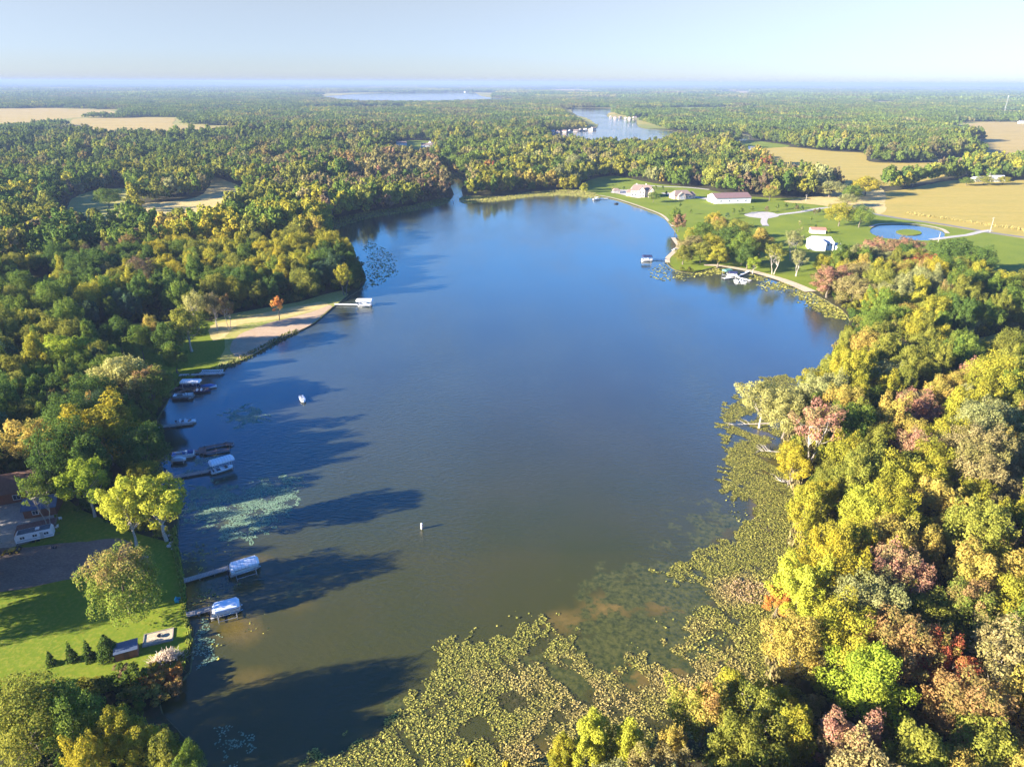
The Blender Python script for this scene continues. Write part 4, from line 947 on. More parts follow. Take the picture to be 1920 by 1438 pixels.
reeds('reeds', [[(318,716),(352,704),(385,694),(418,684),(450,669),(480,655),(518,634),(556,618),(560,624),(520,644),(485,664),(450,680),(418,695),(385,704),(355,712),(325,726)]], 3.0, .8, (.10,.14,.035), (.17,.16,.06), 'dark green reeds along the edge of the point lawn', 10)
reeds('reeds', [[(336,1040),(346,1085),(352,1150),(360,1200),(352,1252),(345,1258),(350,1200),(342,1150),(336,1088),(322,1030),(320,1000),(330,985)]], 9.0, .8, (.20,.25,.04), (.30,.30,.06), 'unmown grass fringe along the south lawn shore', 11)
reeds('reeds', [[(1480,740),(1474,790),(1468,830),(1478,880),(1490,960),(1478,1010),(1460,1090),(1440,1190),(1430,1300),(1400,1360),(1420,1380),(1460,1300),(1470,1200),(1490,1100),(1520,1010),(1510,950),(1500,880),(1500,800)]],
      5.0, 1.1, (.34,.26,.13), (.24,.22,.07), 'tan marsh grass between lily pads and the right wood', 12)
reeds('marsh', [[(1360,1100),(1385,1082),(1440,1095),(1470,1110),(1440,1135),(1390,1125)]], 8.0, .5, (.48,.34,.2), (.36,.26,.14), 'dry tan marsh patch among the lily pads', 13)
# weed streaks on crop rows of the fields
reeds('tall_weeds', [[(1700,398),(1790,412),(1900,426),(1930,436),(1800,416),(1700,402)]], .5, 1.2, (.42,.33,.10), (.34,.28,.09), 'tall golden weeds between the east field and the road', 14)
# ---------------------------------------------------------------- docks, lifts, boats
WHITE = paint('white_vinyl', (.80,.80,.80), .45, .06); ALU = paint('aluminium', (.55,.56,.58), .35, .12, metal=.6); CREAM = paint('cream_fence', (.68,.66,.60), .4, .08)
WOOD = striped('weathered_planks', (.40,.36,.32), (.20,.17,.15), .30, 0); BROWN = striped('brown_planks', (.28,.15,.12), (.14,.075,.06), .30, 0)
POSTM = paint('post_wood', (.30,.26,.22), .8, .2); DARK = paint('dark_vinyl', (.03,.035,.05), .5, .1); BLUE = paint('blue_cover', (.05,.16,.42), .6, .15); CYAN = paint('turquoise_plastic', (.02,.34,.40), .4, .1)
REDM = paint('red_hull', (.40,.05,.04), .3, .1); NAVY = paint('navy_canvas', (.02,.025,.08), .7, .1); GLASS = paint('dark_glass', (.03,.04,.05), .08, .1, spec=.8); RUB = paint('tyre_rubber', (.02,.02,.02), .8, .1)
CANV = striped('ribbed_white_canopy', (.84,.84,.84), (.60,.61,.64), .75, 0, .55); GREENM = paint('green_canvas', (.10,.24,.20), .7, .15)
def frame2(p0, p1, z=0.0):
    a = Vector(G(*p0, z)); b = Vector(G(*p1, z)); c = (a + b) / 2; d = b - a
    return c, d.length, math.atan2(d.y, d.x)
def dock(p0, p1, w, label, mat=WOOD, posts=True, z=.25, extra=(), rail=False, group=None):
    "p0 shore end, p1 lake end; extra: more (p0, p1, w) decks of the same dock"
    c, L, rz = frame2(p0, p1, z); t = empty('dock', (c.x, c.y, 0), rz, label, 'dock', group)
    inv = Matrix.Rotation(-rz, 2)
    segs = [(p0, p1, w)] + list(extra); first = True
    for q0, q1, ww in segs:
        a = inv @ (Vector(G(*q0, z)) - c); b = inv @ (Vector(G(*q1, z)) - c); d = (b - a); n = d.length; ang = math.atan2(d.y, d.x)
        m = MB(); k = max(2, int(n / .32)); s = n / k
        for i in range(k): m.box(-n / 2 + i * s + .015, -n / 2 + (i + 1) * s - .015, -ww / 2, ww / 2, z - .05, z)
        for y in (-ww / 2 + .08, ww / 2 - .08): m.box(-n / 2, n / 2, y - .04, y + .04, z - .2, z - .055)
        o = m.build('deck', mat, t); mid = (a + b) / 2; o.location = (mid.x, mid.y, 0 if first else .01); o.rotation_euler = (0, 0, ang); first = False
        if posts:
            for i in range(max(2, int(n / 3)) + 1):
                for y in (-1, 1):
                    x = -n / 2 + i * n / max(2, int(n / 3)); q = mid + Matrix.Rotation(ang, 2) @ Vector((x, y * (ww / 2 + .05)))
                    MB().tube((q.x, q.y, WZ - .8), (q.x, q.y, z + .35), .06).build('post', POSTM, t)
    return t
def boat_lift(p0, p1, w, label, mat=CANV, h=2.5, z=3.0, group='covered boat lifts'):
    c, L, rz = frame2(p0, p1, z); t = empty('boat_lift', (c.x, c.y, 0), rz, label, 'boat lift', group)
    def ring(x, k, dz): return [(x, -w/2*k, h), (x, -w/2*k, h + .45 + dz), (x, -w/4*k, h + .85 + dz), (x, w/4*k, h + .85 + dz), (x, w/2*k, h + .45 + dz), (x, w/2*k, h)]
    m = MB(); xs = [(-L/2, .8, -.42), (-L/2 + .5, 1, 0)] + [(-L/2 + .5 + (L - 1) * i / 6, 1, 0) for i in range(1, 6)] + [(L/2 - .5, 1, 0), (L/2, .8, -.42)]
    m.loft([ring(*q) for q in xs], caps=True); m.build('canopy', mat, t)
    for x in (-L * .34, L * .34):
        for y in (-w / 2 + .1, w / 2 - .1): MB().tube((x, y, WZ - 1), (x, y, h + .1), .06).build('post', ALU, t)
    m = MB()
    for x in (-L * .34, L * .34): m.box(x - .06, x + .06, -w/2, w/2, .0, .12)
    for y in (-w/2 + .1, w/2 - .1): m.box(-L*.34, L*.34, y - .05, y + .05, .13, .22)
    m.build('cradle', ALU, t); return t, c, rz
def pontoon(c, rz, label, L=6.4, w=2.5, z=0.0, seat=None, fence=None, top=None, sh=1.0):
    t = empty('pontoon_boat', (c[0], c[1], z), rz, label, 'boat'); seat = seat or WHITE; fence = fence or CREAM
    for y in (-.8, .8):
        m = MB(); m.tube((-L/2, y, WZ + .25), (L/2 - .8, y, WZ + .25), .3, .3, 10); m.tube((L/2 - .8, y, WZ + .25), (L/2, y, WZ + .42), .3, .06, 10); m.build('pontoon', ALU, t, True)
    z0 = WZ + .6; MB().box(-L/2, L/2 - .25, -w/2, w/2, z0, z0 + .08).build('deck', POSTM, t)
    m = MB(); a, b = -L/2 + .3, L/2 - .5
    for y in (-w/2 + .05, w/2 - .05):
        m.box(a, b - (.0 if y < 0 else 1.0), y - .025, y + .025, z0 + .14, z0 + .72)
        for k in range(6): x = a + (b - a - .2) * k / 5; m.box(x, x + .05, y - .04, y + .04, z0 + .08, z0 + .8)
    for x in (a, b): m.box(x - .025, x + .025, -w/2 + .08, w/2 - .08, z0 + .14, z0 + .72)
    m.build('fence', fence, t)
    for (x0, x1, y0, y1) in ((a + .1, a + .8, -w/2 + .12, w/2 - .12), (b - 1.8, b - .1, -w/2 + .12, -w/2 + .7), (b - 1.8, b - .1, w/2 - .7, w/2 - .12), (-.3, .3, .25, .8)):
        m = MB().box(x0, x1, y0, y1, z0 + .09, z0 + .45)
        if x1 - x0 > 1: yy = y0 if y0 < 0 else y1 - .14; m.box(x0, x1, yy, yy + .14, z0 + .46, z0 + .78)
        else: m.box(x0, x0 + .14, y0, y1, z0 + .46, z0 + .85)
        m.build('seat', seat, t)
    MB().box(.5, .9, .2, .85, z0 + .09, z0 + 1.0).build('console', WHITE, t)
    m = MB().box(-L/2 - .35, -L/2 + .05, -.2, .2, z0 + .1, z0 + .75); m.box(-L/2 - .25, -L/2 - .05, -.06, .06, WZ - .3, z0 + .1); m.build('outboard', DARK, t)
    if top:
        m = MB(); m.loft([[(x, -w/2, 2.2 + dz), (x, 0, 2.38 + dz), (x, w/2, 2.2 + dz), (x, w/2, 2.14 + dz), (x, 0, 2.3 + dz), (x, -w/2, 2.14 + dz)] for x, dz in ((-1.9, 0), (-.6, .06), (.6, .06), (1.9, 0))]); m.build('sun_top', top, t)
        m = MB()
        for x in (-1.6, 1.6):
            for y in (-w/2 + .06, w/2 - .06): m.tube((x * .3, y, z0 + .7), (x, y, 2.16), .025, n=4)
        m.build('top_frame', ALU, t)
    return t
def runabout(c, rz, label, L=5.5, w=2.2, z=0.0, hull=None, cover=None, inside_=None, shield=True):
    t = empty('motor_boat', (c[0], c[1], z), rz, label, 'boat'); hull = hull or WHITE; zz = WZ
    st = [(-.5, .86, .0), (-.3, .96, .0), (0, 1, .02), (.22, .92, .06), (.38, .66, .14), (.46, .36, .2), (.5, .03, .25)]
    def ring(x, k, r): return [(x*L, -w/2*k, zz + .62 + r), (x*L, -w/2*k*.82, zz + .1 + r*.4), (x*L, 0, zz - .15 + r*.8), (x*L, w/2*k*.82, zz + .1 + r*.4), (x*L, w/2*k, zz + .62 + r), (x*L, w/2*k*.8, zz + .68 + r), (x*L, -w/2*k*.8, zz + .68 + r)]
    MB().loft([ring(*s) for s in st]).build('hull', hull, t, True)
    if cover: 
        def r2(x, k, h): return [(x*L, -w/2*k, zz + .68), (x*L, -w/2*k*.5, zz + .72 + h), (x*L, w/2*k*.5, zz + .72 + h), (x*L, w/2*k, zz + .68)]
        MB().loft([r2(-.49, .84, .1), (r2(-.2, .94, .35)), r2(.1, .94, .5), r2(.25, .8, .3), r2(.44, .4, .16)]).build('cover', cover, t, True)
    else:
        m = MB().box(-L*.42, L*.12, -w*.36, w*.36, zz + .66, zz + .70); m.box(L*.16, L*.32, -w*.24, w*.24, zz + .73, zz + .77); m.build('cockpit', inside_ or DARK, t)
        for x, y in ((-L*.3, -.45), (-L*.3, .45), (-.2, -.45), (-.2, .45)):
            m = MB().box(x - .25, x + .25, y - .25, y + .25, zz + .71, zz + .9); m.box(x - .25, x - .15, y - .25, y + .25, zz + .91, zz + 1.25); m.build('seat', WHITE, t)
        if shield:
            m = MB(); q = [(L*.14, -w*.4), (L*.24, -w*.2), (L*.26, 0), (L*.24, w*.2), (L*.14, w*.4)]
            m.loft([[(x, y, zz + .72), (x + .03, y, zz + .72), (x - .15, y, zz + 1.15), (x - .18, y, zz + 1.15)] for x, y in q]); m.build('windshield', GLASS, t)
    m = MB().box(-L/2 - .45, -L/2 + .02, -.2, .2, zz + .45, zz + 1.05); m.box(-L/2 - .3, -L/2 - .12, -.06, .06, zz - .4, zz + .45); m.build('outboard', DARK, t)
    return t
def mid(p0, p1, z=.5): a = G(*p0, z); b = G(*p1, z); return ((a[0]+b[0])/2, (a[1]+b[1])/2), math.atan2(b[1]-a[1], b[0]-a[0])
# south docks
dock((345,1088),(428,1064), 1.5, 'straight plank dock to the canopied lift nearest the big lawn tree')
t, c, rz = boat_lift((430,1062),(484,1046), 3.0, 'sunlit white ribbed canopy boat lift at the end of the second lowest dock')
c2, r2 = mid((432,1072),(484,1055)); pontoon(c2, r2, 'white pontoon boat under the sunlit ribbed canopy', 6.6)
dock((349,1152),(395,1140), 1.5, 'lowest dock on the left shore, half dark planks and half pale')
t, c, rz = boat_lift((397,1139),(448,1126), 3.0, 'shaded white canopy boat lift, the lowest on the left shore', paint('smooth_canopy', (.74,.78,.84), .5, .05))
c2, r2 = mid((400,1148),(448,1136)); pontoon(c2, r2, 'pontoon boat with dark seats under the lowest canopy', 6.2, seat=DARK)
# middle docks
dock((300,898),(428,876), 1.3, 'long narrow grey dock in the shade leading to a canopied lift')
t, c, rz = boat_lift((391,868),(437,855), 3.4, 'white canopy boat lift beside the long narrow grey dock')
c2, r2 = mid((393,884),(438,871)); runabout(c2, r2, 'white motor boat stored under the canopy by the long grey dock', 6.0, inside_=DARK)
dock((322,852),(380,844), 1.2, 'brown plank dock ending in a U shaped slip', BROWN, extra=[((380,846),(377,839),2.0)][:0] + [((380,850),(379,838),1.8),((381,839),(424,831),1.2),((381,850),(430,842),1.2),((424,834),(431,829),2.4)])
c2, r2 = mid((326,854),(362,849)); pontoon(c2, r2, 'pontoon boat with a bright blue bow moored at the brown dock', 6.6, seat=BLUE, fence=WHITE)
c2, r2 = mid((325,862),(345,861)); t = runabout(c2, r2, 'small white boat on an open lift beside the brown dock', 4.0, 1.7, cover=WHITE); t.location.z = .5
t = empty('open_lift', (c2[0], c2[1], 0), r2, 'open aluminium boat lift holding the small white boat', 'boat lift'); m = MB()
for x in (-1.6, 1.6):
    for y in (-1.2, 1.2): m.tube((x, y, WZ - .8), (x, y, 1.5), .06)
    m.box(x - .05, x + .05, -1.2, 1.2, .1, .2)
m.build('lift_frame', ALU, t)
for y in (-1.2, 1.2): MB().box(-1.6, 1.6, y - .05, y + .05, 1.3, 1.4).build('side_rail', ALU, t)
dock((297,800),(362,793), 1.4, 'single straight grey dock with a dark runabout tied behind it')
c2, r2 = mid((334,789),(364,787)); runabout(c2, r2, 'dark seated runabout tied behind the single straight dock', 5.8)
# upper left docks
dock((336,703),(408,700), 1.5, 'long pale dock furthest up the left shore, ladder like lift beyond it', paint('pale_deck', (.62,.60,.56), .7, .1), extra=[((408,701),(419,697),1.6)])
c0, L0, rz0 = frame2((376,697),(417,696), .8); t = empty('lift_frame', (c0.x, c0.y, 0), rz0, 'empty boat lift with ladder like bunks behind the pale dock', 'boat lift'); m = MB()
for y in (-1.4, 1.4): m.box(-L0/2, L0/2, y - .1, y + .1, .7, .9)
m.build('side_beam', WHITE, t); m = MB()
for i in range(12): x = -L0/2 + .3 + i * (L0 - .6) / 11; m.box(x - .1, x + .1, -1.3, 1.3, .6, .69)
m.build('rungs', WHITE, t)
for x in (-L0/2 + .3, L0/2 - .3):
    for y in (-1.45, 1.45): MB().tube((x, y, WZ - .8), (x, y, 1.2), .06).build('post', ALU, t)
dock((320,741),(352,729), 1.3, 'dark low dock below the white canopy, third cluster of boats', BROWN, extra=[((328,727),(392,727),1.3)])
t, c, rz = boat_lift((338,714),(376,713), 3.3, 'white canopy boat lift above the blue covered boat', CANV)
c2, r2 = mid((335,723),(378,722)); pontoon(c2, r2, 'navy pontoon boat in the shade of the upper white canopy', 6.8, seat=NAVY, fence=NAVY)
c2, r2 = mid((378,723),(404,722)); runabout(c2, r2, 'boat with blue cover moored beside the upper white canopy', 5.6, 2.4, cover=BLUE)
c2, r2 = mid((366,731),(392,730)); runabout(c2, r2, 'dark hulled boat in front of the blue covered one', 5.4, 2.2, hull=NAVY)
dock((322,747),(354,746), 1.0, 'short red brown dock under the silver pontoon boat', BROWN)
c2, r2 = mid((326,743),(362,741)); pontoon(c2, r2, 'open silver pontoon boat with white seats at the red brown dock', 7.0, fence=ALU)
# fishing boat in open water
c2 = G(567, 749, 0); runabout(c2, R_(-62), 'small fishing boat drifting alone on the open lake', 5.0, 2.0, inside_=paint('grey_carpet', (.25,.26,.28), .9, .1), shield=False)
# buoys
def buoy(u, v, label, h=1.6, r=.28):
    x, y = G(u, v, WZ); t = empty('buoy', (x, y, WZ), 0, label, 'buoy')
    MB().loft([[(math.cos(a) * rr_, math.sin(a) * rr_, z) for a in [i * math.pi / 6 for i in range(12)]] for z, rr_ in ((-.4, r), (h * .85, r), (h * .97, r * .8), (h, r * .3))]).build('float', paint('buoy_white', (.85,.82,.8), .4, .05), t, True)
    for z in (h * .25, h * .72): MB().loft([[(math.cos(a) * (r + .012), math.sin(a) * (r + .012), q) for a in [i * math.pi / 6 for i in range(12)]] for q in (z, z + .16)]).build('band', paint('buoy_orange', (.75,.22,.06), .4, .05), t)
buoy(791, 991, 'white marker buoy with orange bands alone in mid lake'); buoy(850, 381, 'white marker buoy at the mouth of the channel', 2.2, .4)
# point dock and lifts across the lake
WD = paint('white_deck', (.75,.74,.72), .6, .08)
dock((627,570),(672,571), 1.4, 'white dock at the tip of the sandy point', WD)
t, c, rz = boat_lift((668,562),(699,562), 3.6, 'white canopy boat lift at the end of the point dock', WHITE, 2.3, 2.8)
c2, r2 = mid((672,571),(698,571)); pontoon(c2, r2, 'pontoon boat with a red stern under the point dock canopy', 6.8, fence=WHITE)
dock((1250,487),(1222,486), 1.6, 'white dock reaching left from the dock point', WD)
t, c, rz = boat_lift((1204,480),(1223,480), 3.6, 'navy roofed boat lift at the end of the white point dock', NAVY, 2.6, 3.0)
c2, r2 = mid((1204,487),(1222,487)); pontoon(c2, r2, 'cream pontoon boat under the navy roof', 7.0)
c2, r2 = mid((1262,468),(1268,466)); runabout(c2, r2, 'small white boat pulled up in the cove above the dock point', 4.2, 1.8, cover=WHITE)
dock((1404,508),(1384,518), 1.5, 'white dock crossing below the beach path, with two arms', WD, extra=[((1384,518),(1356,522),2.0),((1384,520),(1408,526),1.6),((1372,514),(1374,520),3.0)])
t, c, rz = boat_lift((1366,510),(1384,511), 3.8, 'dark canopy boat lift at the beach dock', NAVY, 2.6, 3.0)
t, c, rz = boat_lift((1357,507),(1371,505), 3.6, 'green canopy boat lift nearest the beach path', GREENM, 2.4, 2.9)
c2, r2 = mid((1366,516),(1380,516)); pontoon(c2, r2, 'white pontoon boat tied at the beach dock', 6.4)
c2, r2 = mid((1386,525),(1400,528)); runabout(c2, r2, 'small dark boat tied inside the lower dock arm', 4.8)
c2, r2 = mid((1378,524),(1385,527)); runabout(c2, r2, 'small white covered boat at the lower dock arm', 3.6, 1.5, cover=WHITE)
dock((1140,372),(1120,374), 1.6, 'small dock with a bright boat below the stone house', WD)
c2, r2 = mid((1111,374),(1125,373)); pontoon(c2, r2, 'white topped pontoon boat below the stone house', 7.5, top=WHITE)
c2, r2 = mid((1152,381),(1160,381)); runabout(c2, r2, 'tiny dark rowing boat at the stone house shore', 3.6, 1.4, hull=DARK, cover=DARK)
# ---------------------------------------------------------------- buildings
SID = striped('white_siding', (.76,.75,.72), (.62,.61,.58), .5, 2); STONE = ground_mat('pale_stone', (.52,.44,.36), (.42,.34,.28), (.6,.52,.44), .8, 2.5, bdist=.05)
METR = striped('brown_metal_roof', (.24,.15,.13), (.15,.09,.08), 1.0, 0, .5); SHIN = paint('brown_shingles', (.26,.19,.16), .9, .2, scale=4); GREYR = paint('pale_grey_roof', (.56,.56,.57), .7, .1, scale=3)
DOORM = paint('door_grey', (.45,.45,.46), .5, .1); TRIM = paint('white_trim', (.8,.79,.77), .5, .05); WINM = paint('window_glass', (.04,.05,.07), .1, .1, spec=.8); CEDAR = striped('cedar_boards', (.24,.10,.06), (.13,.055,.035), .3, 2)
SLATE = paint('slate_metal', (.12,.16,.24), .4, .12, metal=.3)
def block(t, x0, x1, y0, y1, h, rise, wall, roof, axis='x', hip=0.0, z0=0.0, over=.4):
    "a gabled or hipped block; axis is the ridge direction"
    cx, cy_ = (x0 + x1) / 2, (y0 + y1) / 2; m = MB()
    if axis == 'x':
        m.add([(x0,y0,z0),(x1,y0,z0),(x1,y1,z0),(x0,y1,z0),(x0,y0,h),(x1,y0,h),(x1,y1,h),(x0,y1,h)] + ([(x0,cy_,h+rise*.97),(x1,cy_,h+rise*.97)] if not hip else []),
              [(0,1,5,4),(2,3,7,6)] + ([(1,2,6,9,5),(3,0,4,8,7)] if not hip else [(1,2,6,5),(3,0,4,7)]))
    else:
        m.add([(x0,y0,z0),(x1,y0,z0),(x1,y1,z0),(x0,y1,z0),(x0,y0,h),(x1,y0,h),(x1,y1,h),(x0,y1,h)] + ([(cx,y0,h+rise*.97),(cx,y1,h+rise*.97)] if not hip else []),
              [(1,2,6,5),(3,0,4,7)] + ([(0,1,5,8,4),(2,3,7,9,6)] if not hip else [(0,1,5,4),(2,3,7,6)]))
    m.build('wall', wall, t); o = over; hx = hip; th = .18
    if axis == 'x':
        k = o * rise / ((y1 - y0) / 2); P = lambda z: [(x0-o,y0-o,h-k+z),(x1+o,y0-o,h-k+z),(x1+o,y1+o,h-k+z),(x0-o,y1+o,h-k+z),(x0-o+hx,cy_,h+rise+z),(x1+o-hx,cy_,h+rise+z)]
        F = [(0,1,5,4),(2,3,4,5),(1,2,5),(3,0,4)]
    else:
        k = o * rise / ((x1 - x0) / 2); P = lambda z: [(x0-o,y0-o,h-k+z),(x0-o,y1+o,h-k+z),(x1+o,y1+o,h-k+z),(x1+o,y0-o,h-k+z),(cx,y0-o+hx,h+rise+z),(cx,y1+o-hx,h+rise+z)]
        F = [(1,0,4,5),(3,2,5,4),(2,1,5),(0,3,4)]
    if not hip: F = F[:2]
    m = MB(); m.add(P(th) + P(0), F + [tuple(6 + i for i in reversed(f)) for f in F] + ([(0,1,7,6),(2,3,9,8)] if axis == 'x' else [(1,0,6,7),(3,2,8,9)]))
    e = [(0,4),(4,3),(1,5),(5,2)] if axis == 'x' else [(0,4),(4,3),(1,5),(5,2)]
    m.f += [(a, b, b + 6, a + 6) for a, b in e]
    return m.build('roof', roof, t)
def win(t, x, y, z, w, h, face='-y', nm='window', mat=None):
    m = MB(); f = MB(); d = .06
    def q(M, a, b, c, e, o0, o1):
        if face == '-y': M.box(x + a, x + b, y - o1, y - o0, z + c, z + e)
        if face == '+y': M.box(x + a, x + b, y + o0, y + o1, z + c, z + e)
        if face == '-x': M.box(x - o1, x - o0, y + a, y + b, z + c, z + e)
        if face == '+x': M.box(x + o0, x + o1, y + a, y + b, z + c, z + e)
    q(m, -w/2, w/2, 0, h, .004, .03); o = m.build(nm, mat or WINM, t)
    for (a, b, c, e) in ((-w/2-.1, -w/2-.002, -.1, h+.1), (w/2+.002, w/2+.1, -.1, h+.1), (-w/2, w/2, h+.002, h+.1), (-w/2, w/2, -.1, -.002), (-.03, .03, .004, h - .004)): q(f, a, b, c, e, .032 if abs(a) < .05 and b < .05 and b > 0 else .004, d)
    f.build('frame', TRIM, o); return o
def bld(u, v, rz, label, name='house', cat='house', group=None):
    x, y = G(u, v); return empty(name, (x, y, 0), R_(rz), label, cat, group)
# long pole barn
t = bld(1366, 379, 10, 'long white pole barn with a brown metal roof beside the driveway', 'pole_barn', 'barn')
block(t, -17, 17, -9, 9, 5.0, 3.2, SID, METR, 'x', over=.5)
for x in (-17,): 
    for y in (-5, 0, 5): win(t, x, y, 0.05, 3.4, 3.6, '-x', 'door', DOORM)
for x in (-12, -4, 4, 12): win(t, x, -9, 1.8, 1.2, 1.2)
# stone house with steep gables
t = bld(1204, 368, -8, 'large stone lakeside house with steep brown gables and a chimney', 'stone_house')
block(t, -11, 9, -6, 6, 6.2, 4.2, STONE, SHIN, 'x', hip=3); block(t, -4, 2, -9, -5.98, 6.6, 3.8, STONE, SHIN, 'y'); block(t, 5.2, 11, -8, 3, 5.6, 3.6, STONE, SHIN, 'y'); block(t, -15, -10.98, -4, 4, 3.6, 2.4, STONE, SHIN, 'x', hip=1.5)
for x in (-2.4, .4): win(t, x, -9, 3.8, 1.2, 1.8); win(t, x, -9, .6, 1.3, 2.0)
for x in (-9.2, -6.4): win(t, x, -6, .8, 1.4, 2.0); win(t, x, -6, 3.9, 1.2, 1.5)
win(t, 8.1, -8, .8, 1.8, 2.0); win(t, 8.1, -8, 3.6, 1.2, 1.4)
for x, y in ((-6, 1), (3, 2)): MB().box(x - .6, x + .6, y - .5, y + .5, 6.5, 11.6).build('chimney', STONE, t)
t = bld(1155, 362, 5, 'open brown roofed pavilion on the stone terrace by the lake', 'pavilion', 'pavilion')
block(t, -3.2, 3.2, -2.6, 2.6, 2.6, 1.8, STONE, SHIN, 'x', hip=2, z0=2.3)
for x in (-2.9, 2.9):
    for y in (-2.3, 2.3): MB().box(x - .2, x + .2, y - .2, y + .2, 0, 2.28).build('post', STONE, t)
t = bld(1276, 372, 12, 'tan garage house with a hipped brown roof and front gable', 'garage_house')
block(t, -9, 9, -6, 6, 3.6, 3.8, STONE, SHIN, 'x', hip=3.5); block(t, -6, 1, -8.5, -5.98, 3.6, 3.0, STONE, SHIN, 'y'); win(t, -2.5, -8.5, .05, 3.6, 2.6, '-y', 'door', DOORM)
for x in (3.5, 6.5): win(t, x, -6, 1.0, 1.4, 1.5)
block(t, 8.98, 13, -4, 4, 3.2, 2.6, STONE, SHIN, 'x', hip=1.5)
# white house on the east lawn
t = bld(1536, 466, -12, 'big white two storey house with a pale grey roof among trees', 'white_house'); t.scale = (.84, .84, .84)
block(t, -9, 9, -6, 6, 6.0, 3.4, SID, GREYR, 'x', hip=2.5); block(t, -6.5, 2.5, -9.5, -5.98, 6.4, 2.8, SID, GREYR, 'y'); block(t, 8.98, 15, -5, 2, 3.4, 1.8, SID, GREYR, 'x', hip=1)
for x in (-5.0, -3.7, -.3, 1.0): win(t, x, -9.5, 3.7, .8, 1.8)
for x in (-5.0, -3.7, -.3, 1.0): win(t, x, -9.5, .8, .8, 1.6)
for y in (-3, 1, 4): win(t, -9, y, 3.4, 1.0, 1.5, '-x'); win(t, -9, y, .8, 1.0, 1.5, '-x')
for x in (5, 7.2): win(t, x, -6, 3.6, 1.0, 1.5)
t = bld(1532, 437, -9, 'low white shed with a reddish roof behind the white house', 'white_shed', 'shed')
block(t, -5, 5, -3, 3, 2.8, 1.2, SID, paint('red_brown_roof', (.42,.17,.12), .7, .1), 'x'); win(t, 0, -3, .05, 2.2, 2.2, '-y', 'door', DOORM); win(t, -3.4, -3, 1.1, .9, .9)
t = bld(1408, 284, 0, 'dark blue roofed house at the edge of the north field', 'field_house')
block(t, -11, 11, -6, 6, 4.0, 3.4, SID, SLATE, 'x'); block(t, -4, 4, -9, -5.98, 4.0, 2.8, SID, SLATE, 'y')
for x in (-8, -2, 2, 8): win(t, x, -6 if abs(x) > 4 else -9, 1.0, 1.6, 1.6)
t = bld(1866, 340, 0, 'white farmhouse half hidden by trees at the field corner', 'farmhouse'); block(t, -8, 8, -5, 5, 3.6, 2.6, SID, GREYR, 'x'); win(t, -3, -5, 1, 1.4, 1.4); win(t, 3, -5, 1, 1.4, 1.4)
t = bld(1833, 340, 8, 'small white shed left of the farmhouse at the field corner', 'farm_shed', 'shed'); block(t, -6, 6, -4, 4, 3.0, 1.8, SID, GREYR, 'x'); win(t, 0, -4, .05, 3, 2.4, '-y', 'door', DOORM)
for i, (u, v, lb) in enumerate([(1916,232,'white barn at the far right edge beyond the fields'),(800,276,'long tan house on the village green'),(752,273,'white house left on the village green'),(815,272,'pinkish roofed house right on the village green')]):
    t = bld(u, v, 10 * i, lb, 'farm_building'); block(t, -9, 9, -5, 5, 3.6, 2.8, SID, SHIN if i else GREYR, 'x'); win(t, -4, -5, 1, 1.5, 1.5); win(t, 4, -5, 1, 1.5, 1.5)
# cottages round the far lake
FC = [(1037,249),(1046,250),(1058,249),(1068,249),(1079,248),(1088,246),(1097,246),(1106,245),(1113,243),(1145,221),(1153,222),(1163,222),(1172,224),(1180,223),(1190,222),(1184,214),(1152,296),(1204,300),(1212,286),(1224,290),(1268,299),(1080,300),(960,295),(1203,276)]
W1 = lambda i: ['westernmost', 'second', 'third', 'fourth', 'fifth', 'sixth', 'seventh', 'eighth', 'easternmost'][i]
for i, (u, v) in enumerate(FC):
    lb = ('pale cottage on the left spit of the far lake, %s of nine' % W1(i)) if i < 9 else ('pale cottage on the right spit of the far lake, %s from its tip' % ['first','second','third','fourth','fifth','sixth','seventh'][i-9]) if i < 16 else \
        'pale cottage glimpsed in the trees before the far lake, %s' % ['far left one','left of the red tree','below the red tree','right of the red tree','far right one','behind the tall cottonwood','above the channel','nearest the water'][i-16]
    t = bld(u, v, (i * 37) % 60 - 30, lb, 'cottage', 'house', 'cottages around the far lake'); s = .55 + (i % 3) * .15
    block(t, -6*s, 6*s, -4.5*s, 4.5*s, 3.2, 2.2, STONE, [GREYR, SHIN, SHIN][i % 3], 'xy'[i % 2]); win(t, -2, -4.5*s, 1.2, 1.6, 1.6); win(t, 2, -4.5*s, 1.2, 1.6, 1.6)
# houses strung along the distant shore, a few pixels each
k = 0
for (u0, u1, v, n, lb) in ((455, 570, 177.5, 11, 'west of'), (640, 890, 172.8, 10, 'along'), (930, 1170, 176, 9, 'east of'), (1640, 1760, 174, 5, 'far right of')):
    for i in range(n):
        u = u0 + (u1 - u0) * (i + .3 * math.sin(i * 5)) / n; x, y = G(u, v + .7 * math.sin(i * 3))
        t = empty('distant_house', (x, y, 0), i, 'tiny white house far off %s the distant lake, house number %s' % (lb, ['one','two','three','four','five','six','seven','eight','nine','ten','eleven'][i]), 'house', 'distant white houses')
        block(t, -8, 8, -5, 5, 4, 3, SID, GREYR, 'x')
